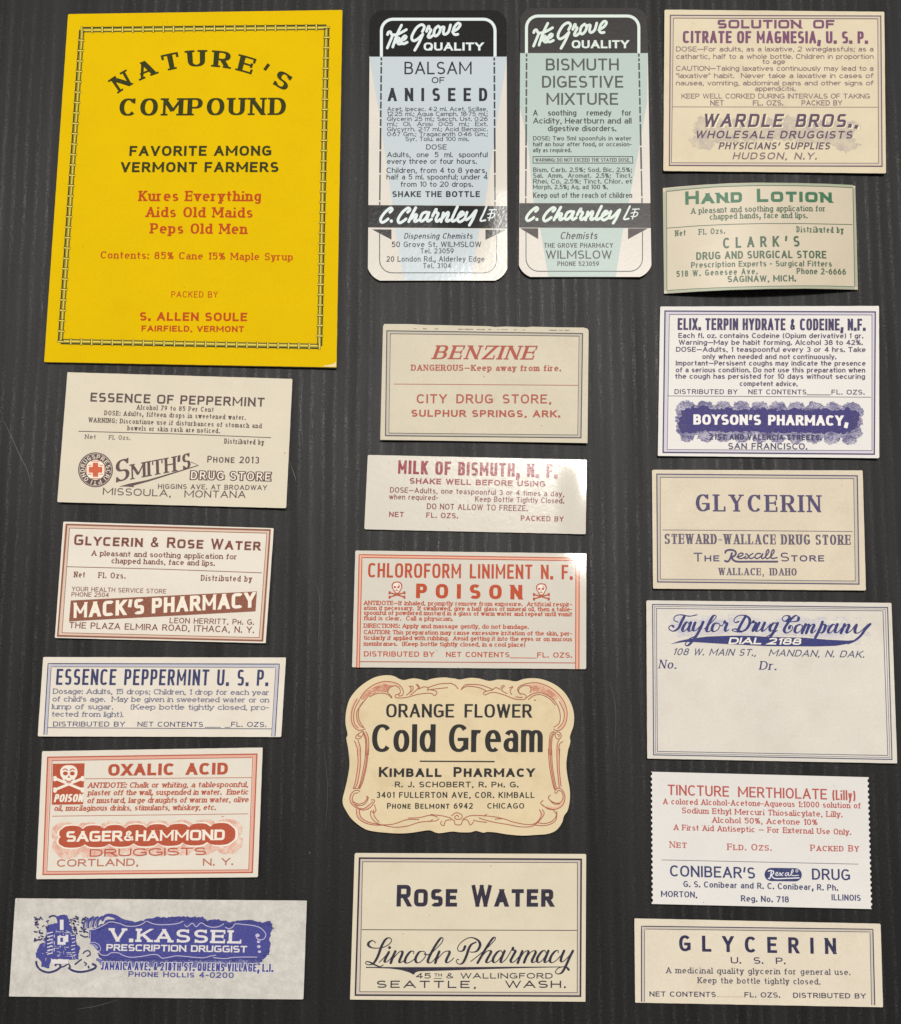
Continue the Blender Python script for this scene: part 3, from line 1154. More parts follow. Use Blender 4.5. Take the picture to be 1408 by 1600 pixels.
# ================================================================== 19 oxalic acid
def lobes(xs, y0, y1, ry, bulge):
    return None


def skull(L, part, mat, dark, x, y, s, part2, lvl=2, bones=((-.46, .06), (.46, .44), (.46, .06), (-.46, .44)), thick=.085):
    """white skull over crossed bones"""
    def q(pts):
        return [(x + a * s, y + b * s) for a, b in pts]
    for a, b in (bones[:2], bones[2:]):
        L.strip(part, mat, q([a, b]), thick * s, lvl)
        for e in (a, b):
            sx = -1 if e[0] < 0 else 1
            L.blob(part, mat, x + (e[0]) * s, y + (e[1] - .03) * s, .062 * s, .05 * s, lvl)
            L.blob(part, mat, x + (e[0] + .0 * sx) * s, y + (e[1] + .045) * s, .062 * s, .05 * s, lvl)
    cran = catmull([(0, -.38), (.17, -.35), (.28, -.22), (.275, -.05), (.21, .06), (.17, .17), (.10, .26), (0, .29), (-.10, .26),
                    (-.17, .17), (-.21, .06), (-.275, -.05), (-.28, -.22), (-.17, -.35)], 4, True)
    L.fill(part, mat, q(cran), lvl + 1, 5, 2.5)
    for sx in (-1, 1):
        L.blob(part2, dark, x + sx * .115 * s, y - .105 * s, .082 * s, .068 * s, lvl + 2)
        L.strip(part2, dark, q(catmull([(sx * .03, -.2), (sx * .12, -.255), (sx * .2, -.215)], 4)), .035 * s, lvl + 2)
    L.fill(part2, dark, q([(0, -.05), (.045, .035), (-.045, .035)]), lvl + 2, 5, 5)
    L.strip(part2, dark, q(catmull([(-.13, .10), (-.05, .155), (.05, .155), (.13, .10)], 4)), .035 * s, lvl + 2)
    L.strip(part2, dark, q(catmull([(-.08, .19), (0, .215), (.08, .19)], 4)), .025 * s, lvl + 2)


def scallop(x0, y0, x1, y1, n, depth, side):
    """a row of n lobes from one point to the other"""
    out = []
    dx, dy = (x1 - x0) / n, (y1 - y0) / n
    ln = math.hypot(dx, dy)
    nx, ny = -dy / ln * side, dx / ln * side
    for k in range(n):
        for i in range(6):
            t = i / 6
            b = depth * math.sqrt(max(0, 1 - (2 * t - 1) ** 2))
            out.append((x0 + dx * (k + t) + nx * b, y0 + dy * (k + t) + ny * b))
    return out


def oxalic_label():
    L = Label('chemist_label', [(65.8, 1173.8), (410.5, 1168), (403, 1370.6), (56.6, 1373.8)], P_WARM,
              'cream label with orange-red print, square skull panel at its top left and a scalloped cloud',
              lift=gum(.25, .2, 1))
    U = (238, 228, 212)
    rd = ink((198, 84, 52), U, name='brick_red_ink', wear=.25)
    ft = ink((200, 110, 84), U, name='faded_red_ink', wear=.35)
    pk = ink((226, 170, 150), U, name='salmon_tint', wear=.3)
    st = stipple((212, 128, 104), U, .36, .58, .8, name='stippled_salmon')
    pp = ink((240, 231, 216), U, name='paper_tone')
    L.frame('border_tint', pk, [(77.4, 1186), (398.4, 1180.6), (391.6, 1361.2), (69.6, 1364.2)], 4.4, 1)
    L.frame('border', rd, [(74.6, 1183.2), (401.5, 1178.2), (394.2, 1363.2), (67.2, 1366.4)], 1.8, 2)
    L.frame('border', ft, [(81.4, 1188.4), (394.8, 1183.6), (388.6, 1359), (73.2, 1361.6)], .9, 2)
    L.fill('skull_panel', rd, [(82.6, 1193.4), (132.2, 1192.6), (129.9, 1256.6), (81, 1257.4)], 1, 8, 7)
    skull(L, 'skull', pp, rd, 107.6, 1213.4, 47, 'skull_hollows')
    L.T('skull_panel_text', 'POISON', 84, 1253.4, 129, 1253, 12.6, 'bold', pp, slant=.18, lvl=3, tr=.08)
    L.T('title', 'OXALIC ACID', 168.8, 1212.2, 355.8, 1210, 18.4, 'heavy', rd, tr=.16, spw=.7)
    L.line('rule', ft, [(132.8, 1216.8), (393.7, 1215)], .9, 2)
    k = dict(slant=.16, tr=.1, wt=1.15)
    L.T('directions', 'ANTIDOTE: Chalk or whiting, a tablespoonful,', 137, 1231.2, 387.6, 1229.8, 8.6, 'slab', rd, **k)
    L.T('directions', 'plaster off the wall, suspended in water.  Emetic', 137, 1242.8, 388, 1241.4, 8.6, 'slab', rd, **k)
    L.T('directions', 'of mustard, large draughts of warm water, olive', 136, 1255, 388, 1253.4, 8.6, 'slab', rd, **k)
    L.T('directions', 'oil, mucilaginous drinks, stimulants, whiskey, etc.', 84.3, 1267, 337, 1265.6, 8.6, 'slab', rd, **k)
    L.line('rule', ft, [(81.5, 1275.2), (387.6, 1271.6)], .9, 2)
    # clouds
    big = (scallop(84, 1292, 374, 1286, 8, 6.5, -1) + scallop(374, 1286, 374, 1326, 2, 5, -1) +
           scallop(374, 1326, 88, 1334, 8, 8, -1) + scallop(88, 1334, 84, 1292, 2, 5, -1))
    L.rough_fill('cloud_tint', st, big, 1, 1.2, 3, 9, 3)
    mid_w = (scallop(94, 1295.4, 365, 1290.2, 8, 7, -1) + scallop(365, 1290.2, 365, 1316, 1, 7, -1) +
             scallop(365, 1316, 92, 1321, 7, 6.4, -1) + scallop(92, 1321, 94, 1295.4, 2, 4, -1))
    mid = (scallop(96, 1296, 362, 1291, 8, 5.6, -1) + scallop(362, 1291, 362, 1315, 1, 6, -1) +
           scallop(362, 1315, 94, 1320, 7, 5, -1) + scallop(94, 1320, 96, 1296, 2, 3, -1))
    L.fill('cloud_outline', pp, mid_w, 2, 9, 6)
    L.fill('cloud', rd, mid, 3, 9, 6)
    L.T('shop_name', 'SAGER&HAMMOND', 103, 1315.4, 351, 1312.6, 16.6, 'octb', pp, lvl=4, tr=.1)
    L.T('shop_kind', 'DRUGGISTS', 140, 1338.6, 322, 1335.8, 11.8, 'ext', rd, lvl=4)
    L.T('address', 'CORTLAND,', 89, 1354.2, 216, 1352.6, 11.4, 'ext', ft, lvl=4)
    L.T('address', 'N. Y.', 317, 1352.6, 364, 1351.4, 11, 'ext', ft, lvl=4)
    L.line('rule', rd, [(346, 1276), (350, 1275.4)], .9, 2)
    return L


# ================================================================== 20 blue stamp on grey paper
def blue_stamp_label():
    L = Label('chemist_label', [(24, 1403.6), (479.5, 1407.2), (474.2, 1561.6), (14.2, 1557)], P_TISSUE,
              'mottled grey-white label with one big violet-blue scroll cartouche and mortar emblem, bottom left',
              lift=gum(.2, .1, 1))
    U = (222, 218, 208)
    bl = ink((72, 74, 158), U, name='violet_blue_ink', wear=.22)
    dk = ink((46, 46, 104), U, name='dark_blue_ink', wear=.3)
    pp = ink((224, 220, 220), U, name='paper_tone', wear=.1)
    lv = ink((196, 190, 214), U, name='lilac_tint')
    st = stipple((62, 64, 138), (150, 150, 190), .36, .56, 1, name='stippled_blue', scale=3.2)
    plate = [(139, 1453), (150, 1449), (160, 1443), (168, 1438), (176, 1436), (188, 1436), (198, 1440), (210, 1441), (224, 1438), (236, 1435),
             (247, 1432.4), (264, 1433.4), (278, 1431.8), (317, 1432.4), (324, 1438), (342, 1437), (360, 1440), (374, 1437.4), (388, 1436.4),
             (400, 1439), (410, 1441), (422, 1439), (426.5, 1446), (424, 1456), (421, 1466), (423, 1478), (420, 1492), (412, 1498), (409, 1504),
             (380, 1505), (340, 1503), (300, 1505), (270, 1504), (250, 1506), (225, 1503), (200, 1506), (170, 1504), (156, 1498), (152, 1484), (141, 1476)]
    L.rough_fill('cartouche', bl, plate, 1, 1.3, 3.2, 9, 11)
    L.rough_fill('cartouche_shading', st, [(150, 1498), (200, 1500), (260, 1501), (330, 1500), (405, 1500), (408, 1508), (380, 1512), (300, 1511), (220, 1511), (160, 1510)], 2, 1.6, 3, 9, 12)
    rnd = random.Random(17)
    dp = densify(plate, 3.4)
    mx, my = 290, 1470
    for i, (x, y) in enumerate(dp):
        if x < 150 or 1448 < y < 1490:
            continue
        for k in range(3):
            d = rnd.uniform(1.5, 8)
            sy = 1 if y < my else -1
            a = rnd.uniform(-.5, .5)
            r = rnd.uniform(.8, 2.6)
            px, py = x + rnd.uniform(-2, 2), y + sy * d
            L.strip('engraving', lv if rnd.random() < .4 else dk, [(px - r * math.cos(a), py - r * math.sin(a)), (px + r * math.cos(a), py + r * math.sin(a))], rnd.uniform(.35, .7), 2)
    S7 = lambda pts: [(40 + x / 7.04, 1415 + y / 7.04) for x, y in pts]
    S6 = lambda pts: [(230 + x / 6.4, 1415 + y / 6.4) for x, y in pts]
    for pts in (S7([(690, 265), (760, 260), (850, 220), (930, 180), (1030, 195), (1100, 222), (1180, 228), (1260, 213), (1330, 170)]),
                S6([(0, 155), (40, 175), (110, 190), (200, 190), (300, 180), (362, 155)]),
                S6([(372, 190), (400, 212), (440, 180), (462, 182), (490, 212), (525, 180), (550, 175), (600, 205), (660, 217), (720, 208), (768, 180)]),
                S6([(780, 215), (820, 232), (860, 210), (880, 183), (960, 188), (1050, 198), (1130, 222), (1185, 280), (1170, 330), (1125, 342), (1092, 318), (1095, 292)]),
                S7([(800, 495), (830, 540), (900, 545), (940, 520), (1020, 520), (1080, 550), (1160, 568), (1250, 562), (1340, 548)]),
                S6([(0, 497), (60, 488), (110, 495), (150, 525), (210, 518), (300, 502), (420, 512), (560, 522), (630, 505), (690, 495)]),
                S6([(660, 520), (780, 530), (860, 518), (1000, 514), (1100, 516)])):
        L.strip('scroll_line', lv, catmull(pts, 5), 1.2, 3)
    L.strip('scroll_line', lv, S7([(690, 270), (716, 300)]), 1.0, 3)
    L.strip('scroll_line', lv, S7([(712, 290), (712, 395)]), .9, 3)
    L.strip('scroll_line', lv, catmull(S7([(690, 410), (760, 405), (815, 440), (825, 490), (800, 500)]), 5), .9, 3)
    for k, r in enumerate((0, 14, 28)):
        L.strip('scroll_line', lv, catmull(S7([(700 + r, 425 + r * .4), (755, 428 + r), (800 - r * .4, 462 + r * .5)]), 5), .7, 3)
    for x, y, r in ((402.5, 1461.5, 3.4), (404, 1471.5, 2.6), (404.5, 1479, 2.9), (405.5, 1487, 2.6)):
        L.blob('scroll_line', pp, x, y, r, r * .8, 3)
    L.strip('scroll_line', lv, [(402, 1468), (408, 1468)], 1, 3)
    # plume and brush strokes above the left end
    for pts, w_ in (([(640, 250), (645, 190), (690, 135)], 3.0), ([(690, 250), (695, 180), (750, 120)], 3.4), ([(740, 240), (755, 170), (800, 120)], 3.2),
                    ([(790, 230), (800, 170), (850, 115)], 3.0)):
        L.strip('plume', bl, catmull(S7(pts), 6), w_, 2)
    for pts in ([(665, 245), (672, 185), (720, 130)], [(716, 240), (728, 172), (775, 125)], [(768, 230), (780, 172), (825, 120)]):
        L.strip('plume', pp, catmull(S7(pts), 6), 1.3, 3)
    pl = catmull(S7([(830, 150), (870, 100), (930, 88), (1000, 105), (1080, 150), (1190, 175), (1150, 195), (1060, 190), (990, 150), (930, 120), (880, 130), (850, 175)]), 4, True)
    L.fill('plume', dk, pl, 3, 7, 3)
    L.fill('plume', pp, catmull(S7([(900, 115), (960, 112), (1040, 150), (1180, 182), (1130, 190), (1050, 178), (980, 140)]), 4, True), 4, 7, 3)
    # mortar tower emblem
    body = S7([(335, 112), (400, 100), (465, 108), (480, 190), (520, 280), (560, 330), (560, 420), (600, 470), (580, 590), (470, 590), (280, 590), (262, 690), (180, 670),
               (160, 600), (108, 560), (130, 470), (170, 410), (210, 400), (225, 300), (240, 210), (300, 200), (350, 190)])
    L.rough_fill('emblem', bl, body, 2, 1.0, 3, 8, 5)
    em = 'emblem_light'

    def quad(x0, y0, x1, y1, m=pp, lvl=3, part=em, sk=0):
        L.fill(part, m, S7([(x0, y0), (x1, y0 + sk), (x1, y1 + sk), (x0, y1)]), lvl, 8, 7)
    quad(378, 155, 418, 268)
    quad(352, 335, 440, 430)
    quad(382, 352, 412, 400, bl, 4, 'emblem')
    quad(440, 320, 470, 400, lv)
    quad(285, 592, 470, 640)
    for i in range(7):
        y = 300 + 38 * i
        L.strip(em, lv, catmull(S7([(238, y + 8), (265, y), (300, y - 8)]), 4), 1.5, 3)
        if i % 2:
            L.strip(em, lv, S7([(316, y - 20), (316, y + 14)]), 1.0, 3)
        L.strip(em, lv, S7([(500 + 6 * (i % 3), y + 30), (545, y + 22)]), 1.1, 3)
    for x, y, a in ((430, 300, 60), (440, 460, 40), (340, 470, 30), (450, 520, 46), (330, 290, 40)):
        L.strip(em, lv, S7([(x, y), (x + a, y - 4)]), .8, 3)
    rnd = random.Random(4)
    for i in range(78):
        x, y = (rnd.uniform(105, 250), rnd.uniform(125, 400)) if i % 2 else (rnd.uniform(490, 660), rnd.uniform(120, 340))
        a = rnd.uniform(-1, .6)
        r = rnd.uniform(9, 20)
        L.strip('emblem_leaves', bl if i % 3 else dk, S7([(x - r * math.cos(a), y + r * math.sin(a)), (x + r * math.cos(a), y - r * math.sin(a))]), rnd.uniform(1.2, 3.0), 2)
    for i in range(60):
        x, y = rnd.uniform(180, 560), rnd.uniform(270, 600)
        a = rnd.choice([0, 0, 1.5, -.5])
        r = rnd.uniform(6, 16)
        L.strip('emblem_light', lv, S7([(x - r * math.cos(a), y + r * math.sin(a)), (x + r * math.cos(a), y - r * math.sin(a))]), rnd.uniform(.4, .8), 3)
    L.strip('emblem_leaves', bl, catmull(S7([(255, 130), (295, 112), (335, 118)]), 5), 2.6, 2)
    for pts, w_ in (([(118, 610), (125, 660), (170, 710), (250, 735), (330, 715), (380, 680), (375, 645), (340, 640), (325, 665)], 3.2),
                    ([(385, 680), (430, 665), (470, 640), (495, 680)], 2.2),
                    ([(470, 680), (520, 715), (600, 730), (690, 715), (760, 690), (770, 660), (730, 640)], 3.4),
                    ([(540, 650), (590, 610), (620, 590)], 2.4), ([(690, 660), (700, 690), (740, 700)], 2.6), ([(640, 620), (670, 640), (650, 660)], 2),
                    ([(630, 530), (660, 500), (700, 500), (710, 540), (670, 560)], 2), ([(600, 320), (650, 345), (690, 340)], 2.2), ([(620, 250), (650, 280), (690, 300)], 2)):
        L.strip('emblem_scroll', dk if w_ > 3 else bl, catmull(S7(pts), 6), w_, 2)
    for pts in ([(135, 620), (160, 680), (240, 712), (320, 700), (362, 672)], [(500, 690), (600, 712), (690, 700), (750, 672)]):
        L.strip('emblem_light', lv, catmull(S7(pts), 6), 1.1, 3)
    L.T('shop_name', 'V.KASSEL', 171, 1471, 377, 1474.4, 20.8, 'slabb', pp, lvl=4, tr=.27, wt=1.2)
    L.T('shop_kind', 'PRESCRIPTION DRUGGIST', 166, 1485.4, 386, 1488.4, 10.4, 'octb', pp, lvl=4, tr=.12, wt=.95)
    L.T('address_outline', 'JAMAICA AVE. & 218TH ST. QUEENS VILLAGE, L.I.', 157, 1515.4, 427, 1518.6, 12.6, 'condb', pp, lvl=3, tr=.1, wt=1.75, ins=(.21, .17))
    L.T('address', 'JAMAICA AVE. & 218TH ST. QUEENS VILLAGE, L.I.', 157, 1515.4, 427, 1518.6, 12.6, 'condb', bl, lvl=4, tr=.1)
    L.T('address', 'Phone Hollis 4-0200', 200.5, 1526, 365, 1528.2, 8.6, 'extb', dk, lvl=4, sc=.85)
    return L


for fn in (yellow_label, peppermint_label, rose_glycerin_label, peppermint_strip, oxalic_label, blue_stamp_label):
    fn().build()


# ------------------------------------------------------------------ hand-lettered words shared by the two tall labels (zoomed pixels)
GROVE = [[(125, 272), (135, 245), (160, 238), (180, 272), (240, 272), (300, 245), (360, 210)], [(190, 278), (160, 350), (122, 440)],
         [(300, 155), (240, 280), (190, 428)], [(222, 370), (256, 315), (272, 330), (256, 385), (290, 388)],
         [(295, 352), (340, 328), (358, 300), (338, 290), (308, 325), (300, 368), (325, 388), (370, 368)],
         [(560, 235), (585, 178), (552, 148), (490, 185), (438, 270), (428, 325), (455, 350), (505, 325), (560, 272)],
         [(566, 268), (520, 370), (465, 468)],
         [(612, 232), (640, 165), (648, 200), (668, 214), (645, 262), (632, 300), (656, 308), (690, 282)],
         [(760, 165), (720, 200), (705, 262), (728, 290), (768, 255), (786, 200), (760, 165)], [(785, 190), (830, 178), (822, 245), (840, 270), (885, 240), (912, 152)],
         [(938, 238), (1000, 200), (1034, 150), (1005, 130), (960, 180), (945, 245), (968, 272), (1004, 268)]]
CHARN = [[(172, 130), (195, 105), (175, 92), (120, 135), (82, 190), (92, 222), (125, 212), (155, 190)],
         [(345, 130), (368, 105), (346, 92), (290, 135), (252, 195), (264, 226), (295, 215), (330, 190)],
         [(425, 88), (390, 150), (356, 216)], [(382, 188), (420, 152), (434, 160), (412, 205), (424, 214), (448, 200)],
         [(530, 128), (492, 142), (468, 190), (482, 212), (520, 185), (552, 132)], [(555, 132), (536, 190), (546, 212), (580, 192)],
         [(588, 165), (625, 100), (622, 130), (645, 142), (622, 190), (632, 214), (664, 192)],
         [(695, 135), (672, 216)], [(684, 185), (736, 132), (744, 150), (722, 202), (736, 212), (756, 200)],
         [(832, 78), (796, 150), (776, 200), (790, 212), (816, 198)],
         [(832, 182), (880, 155), (892, 136), (870, 128), (842, 165), (836, 205), (860, 216), (900, 192)],
         [(926, 130), (908, 180), (920, 198), (958, 172), (1005, 120)], [(1016, 114), (984, 188), (948, 248)]]
CHARN2 = [[(1116, 78), (1084, 145), (1056, 206), (1104, 202)]]
CHARN3 = [[(1142, 108), (1210, 106)], [(1168, 116), (1140, 206)], [(1128, 148), (1180, 138), (1194, 155), (1170, 180), (1128, 180)]]


def smooth(a, b, x):
    t = min(1, max(0, (x - a) / (b - a)))
    return t * t * (3 - 2 * t)


def octagon_top(x0, x1, y0, y1, ct, cb, lean):
    """outline of a tall label with chamfered rounded corners"""
    xl = lambda y: x0 + lean[0] * (y - y0) / (y1 - y0)
    xr = lambda y: x1 + lean[1] * (y - y0) / (y1 - y0)

    def corner(ax, ay, bx, by, cx, cy):
        return [((1 - t) ** 2 * ax + 2 * t * (1 - t) * cx + t * t * bx, (1 - t) ** 2 * ay + 2 * t * (1 - t) * cy + t * t * by) for t in (0, .2, .4, .6, .8, 1)]
    mix = lambda a, b, t: a + (b - a) * t
    o = []
    for (sx, sy, c) in ((0, 0, ct), (1, 0, ct), (1, 1, cb), (0, 1, cb)):
        y = y1 if sy else y0
        yy = y - c * .95 if sy else y + c * .95
        X = xr if sx else xl
        xx = X(y) - c * .95 if sx else X(y) + c * .95
        # a control point between the chamfer's middle and the true corner
        mx, my = mix((xx + X(yy)) / 2, X(y), .45), mix((y + yy) / 2, y, .45)
        p, q = (X(yy), yy), (xx, y)
        seg = corner(p[0], p[1], q[0], q[1], mx, my) if (sx == sy) else corner(q[0], q[1], p[0], p[1], mx, my)
        o += seg
    return o


def round_ends(p):
    """a U rule: straight legs, rounded feet"""
    (ax, ay), (bx, by) = p[0], p[-1]
    fy = (p[3][1] + p[4][1]) / 2
    r = 20
    a = [(ax + r - r * math.cos(t), fy - r + r * math.sin(t)) for t in [math.pi / 2 * i / 7 for i in range(8)]]
    b = [(bx - r + r * math.sin(t), fy - r + r * math.cos(t)) for t in [math.pi / 2 * i / 7 for i in range(8)]]
    return [(ax, ay)] + a + b + [(bx, by)]


def tall_label(which):
    first = which == 0
    if first:
        x0, x1, y0, y1, lean = 578, 791.6, 16, 438.4, (-3.2, 1.2)
        out = octagon_top(x0, x1, y0, y1, 17, 20, lean)
        hx, hy, ybase = 590, 20, 88.4
        lab = 'tall pale blue and black chemist label, glare across its lower right corner'
        tint = (194, 205, 211)
        bk, gy, white = (26, 25, 26), (66, 72, 78), (222, 232, 234)

        def lift(u, v):
            # the right side bows up and falls again towards the foot
            ridge = 1.9 * smooth(.25, .66, v) if v < .66 else 1.9 - 6.2 * (v - .66) + 3.0 * max(0, v - .9) ** 1.5
            return .55 + ridge * smooth(.45, .92, u) + .35 * (2 * u - 1) ** 2
    else:
        x0, x1, y0, y1, lean = 813.2, 1011.2, 12.6, 432.6, (-2.4, 7.0)
        out = octagon_top(x0, x1, y0, y1, 16, 19, lean)
        hx, hy, ybase = 818.5, 17, 82.8
        lab = 'tall pale green and black chemist label for digestive mixture'
        tint = (177, 193, 187)
        bk, gy, white = (48, 45, 45), (78, 82, 80), (214, 226, 218)
        lift = gum(.35, .15, 1)
    L = Label('tall_chemist_label', [(x0, y0), (x1, y0), (x1 + lean[1], y1), (x0 + lean[0], y1)], P_GLOSSC if first else P_SEMI, lab, smooth_out=densify(out, 6), lift=lift, step=7)
    U = (224, 219, 210)
    I = lambda c, name, u=tint, w_=.25, **k: ink(c, u, name=name, wear=w_, rough=.17 if first else .34, spec=.5 if first else .25, bump=.022, coat_bump=.75, **k)
    tn = I(tint, 'pale_tint', U, .25)
    blk = I(bk, 'black_ink', (120, 118, 116), .25)
    drk = I((44, 46, 52) if first else (56, 60, 60), 'dark_grey_ink')
    gr = I(gy, 'grey_ink')
    wt = I(white, 'white_paper_tone', U, .1)
    brn = I((38, 32, 32) if first else (58, 42, 42), 'brown_black_ink')
    # tinted wedge
    if first:
        wedge = [(576.8, 88.6), (792, 88.6), (777, 187), (762, 290), (757, 320.5), (576.5 + 37, 320.5), (593, 177)]
        low = [(617.5, 357.5), (749, 357.5), (736, 437.8), (631.5, 437.8)]
        band = [(575.6, 320.4), (792.3, 322), (792.4, 356.8), (575.4, 355.2)]
        fx = (596, 773.6, 30, ybase)
        du = [(596.0, 90), (593.4, 320)]
        dr = [(772.4, 90), (773.6, 321)]
        ul = [(593.2, 358), (593.2, 400), (597, 415), (608, 425), (757, 427.4), (770, 420), (776, 404), (776, 359)]
        tris = [[(581.7, 358.4), (611.7, 358.6), (611.7, 374.2)], [(790.4, 359), (758.6, 359), (758.6, 374.6)]]
    else:
        wedge = [(812.8, 83), (1012, 83), (1011, 160), (997, 240), (982, 317.6), (834, 317.6), (825, 225), (812.2, 165)]
        low = [(844, 356), (974, 356), (962, 432.2), (857, 432.2)]
        band = [(811.7, 317.4), (1016.3, 317.4), (1016.9, 356), (811.5, 355.4)]
        fx = (822.7, 998.3, 25, ybase)
        du = [(822.9, 84), (821.6, 317)]
        dr = [(998.3, 84), (1003.3, 317)]
        ul = [(822, 357), (822, 396), (826, 412), (838, 423), (984, 424.6), (998, 416), (1004, 400), (1004, 357)]
        tris = [[(813, 356.6), (841, 356.6), (841, 373.4)], [(1012, 356.8), (981.4, 356.8), (981.4, 373.4)]]
    L.fill('tint_panel', tn, wedge, 1, 8, 7)
    L.fill('tint_panel', tn, low, 1, 8, 7)
    # black heading: the top of the outline down to the base line
    o = densify(out, 6)
    top = [p for p in o if p[1] < ybase]
    # start at the left edge going round clockwise
    k = max(range(len(top)), key=lambda i: top[i][1] - (1000 if top[i][0] > (x0 + x1) / 2 else 0))
    top = top[k:] + top[:k]
    if top[1][0] < top[0][0] - 30:
        top = top[1:] + top[:1]
    head = [(x0 + lean[0] * .17 + .25, ybase)] + sorted([p for p in top if p[0] < (x0 + x1) / 2], key=lambda p: -p[1] + p[0] * .001) + \
        sorted([p for p in top if p[0] >= (x0 + x1) / 2], key=lambda p: p[1] + p[0] * .001) + [(x1 + lean[1] * .17 - .25, ybase)]
    head = [p for i, p in enumerate(head) if i == 0 or math.hypot(p[0] - head[i - 1][0], p[1] - head[i - 1][1]) > .4]
    L.fill('heading_band', blk, head, 1, 8, 6.5)
    L.fill('name_band', blk, band, 2, 8, 7)
    xa, xb, yt, yb = fx
    r = 18
    arcp = [(xa, yb)] + [(xa + r - r * math.cos(a), yt + r - r * math.sin(a)) for a in [math.pi / 2 * i / 6 for i in range(7)]] + \
        [(xb - r + r * math.sin(a), yt + r - r * math.cos(a)) for a in [math.pi / 2 * i / 6 for i in range(7)]] + [(xb, yb)]
    L.strip('heading_frame', wt, densify(arcp, 6, False), 4.6, 2)
    for (a, b) in (du, dr):
        t, n = 0.0, 0
        ln = b[1] - a[1]
        while t < ln:
            d = 4.5 if n < 2 else 11 if n < 9 else 34 if n < 11 else 40
            e = min(ln, t + d)
            f = lambda s: (a[0] + (b[0] - a[0]) * s / ln, a[1] + s)
            L.strip('dashed_rule#%d' % a[0], gr, [f(t), f(e)], 2.6 if n < 11 else 2.0, 2)
            t = e + 2.6
            n += 1
    L.strip('foot_rule', gr, densify(round_ends(ul), 5, False), 1.3, 2)
    for tr_ in tris:
        L.fill('corner_triangle#%d' % tr_[0][0], brn, tr_, 2, 7, 6)
    # hand lettering
    L.brush('heading_script', wt, GROVE, 8, hx, hy, 4.2, 4.2, 3, 'brush')
    qx, qy = (662, 79) if first else (893.4, 75.4)
    L.T('heading_text', 'QUALITY', qx, qy, qx + (93.6 if first else 89.5), qy, 12.6, 'heavy', wt, lvl=3, tr=.14, wt=.95)
    if first:
        f2 = lambda x, y: (592 + (x - 820) * 1.024, 322.5 + (y - 322) * 1.10)
    else:
        f2 = None
    L.brush('shop_script', wt, CHARN, 6.4, 810, 310, 4.2, 4.3, 4, 'brush', fx=f2)
    L.brush('shop_script', wt, CHARN2, 6.4, 810, 310, 2.8, 2.8, 4, 'brush', fx=f2)
    L.brush('shop_script', wt, CHARN3, 6.4, 810, 310, 1.7, 1.7, 4, 'brush', fx=f2)
    L.blob('shop_script', wt, *((f2(839.0, 342.8)) if first else (839.0, 342.8)), 2.6, None, 4)
    T = lambda part, txt, a, y, b, cap, st='fine', m=drk, **k: L.T(part, txt, a, y, b, y + k.pop('dy', 0), cap, st, m, lvl=2, **k)
    if first:
        T('title', 'BALSAM', 632, 116, 737, 19.6, 'light', drk, wt=1.05)
        T('title', 'OF', 674.6, 130, 694.8, 9.6, 'light', drk, wt=1.4)
        T('title', 'ANISEED', 606, 158, 761.5, 20.6, 'bold', blk, s=.64, wt=.9)
        for s, y, a, b in (('Acet. Ipecac. 4*2 ml. Acet. Scillae,', 173.6, 605, 762), ('12*25 ml.; Aqua Camph. 18*75 ml.;', 181.2, 605, 762),
                           ('Glycerin 25 ml.; Sacch. Ust. 0*26', 189, 605, 762), ('ml.;  Ol.  Anisi  0*05  ml.;  Ext.', 197, 605, 762),
                           ('Glycyrrh. 2*17 ml.; Acid Benzoic.', 205, 605, 762), ('0*67 Gm.; Tragacanth 0*46 Gm.;', 212.8, 605, 762),
                           ('Syr. Tolu. ad 100 mls.', 220.4, 633.5, 733)):
            T('ingredients', s, a, y, b, 6.8, 'fine', gr, tr=.12)
        T('directions', 'DOSE', 666, 233.6, 698, 8, 'fine')
        T('directions', 'Adults,  one  5  ml.  spoonful', 605, 245.6, 762, 8.2, 'fine', tr=.12)
        T('directions', 'every three or four hours.', 605, 256, 745, 8.2, 'fine', tr=.12)
        T('directions', 'Children, from 4 to 8 years,', 604, 270.2, 761, 8.4, 'fine', tr=.12)
        T('directions', 'half a 5 ml. spoonful; under 4', 604, 280.4, 762, 8.2, 'fine', tr=.12)
        T('directions', 'from 10 to 20 drops.', 626, 291.8, 739, 8.2, 'fine', tr=.12)
        T('directions', 'SHAKE THE BOTTLE', 613, 307.8, 750, 9.2, 'bold', tr=.2)
        T('address', 'Dispensing Chemists', 631, 373, 738, 9, 'fine', slant=.22)
        T('address', '50 Grove St. WILMSLOW', 612, 386, 752, 8.6, 'fine')
        T('address', 'Tel. 23059', 657, 396, 709, 8, 'fine')
        T('address', '20 London Rd., Alderley Edge', 604, 408.8, 757, 8.6, 'fine')
        T('address', 'Tel. 3104', 661, 419, 705, 8, 'fine')
    else:
        T('title', 'BISMUTH', 853, 110, 967, 18.6, 'goth', gr, wt=.95)
        T('title', 'DIGESTIVE', 847, 137, 974, 18.6, 'goth', gr, wt=.95)
        T('title', 'MIXTURE', 854, 163.8, 966, 18.6, 'goth', gr, wt=.95)
        T('directions', 'A soothing remedy for', 833, 180.6, 987, 9, 'fineb', just=True, s=.86, tr=.1)
        T('directions', 'Acidity, Heartburn and all', 833, 193, 987, 9, 'fineb', tr=.1)
        T('directions', 'digestive disorders.', 856, 205, 963, 9, 'fineb', tr=.1)
        T('directions', 'DOSE: Two 5ml spoonfuls in water', 833, 219.4, 987, 6.8, 'fineb', tr=.12)
        T('directions', 'half an hour after food, or occasion-', 833, 228.6, 987, 6.8, 'fineb', tr=.12)
        T('directions', 'ally as required.', 833, 237.8, 893, 6.8, 'fineb', tr=.12)
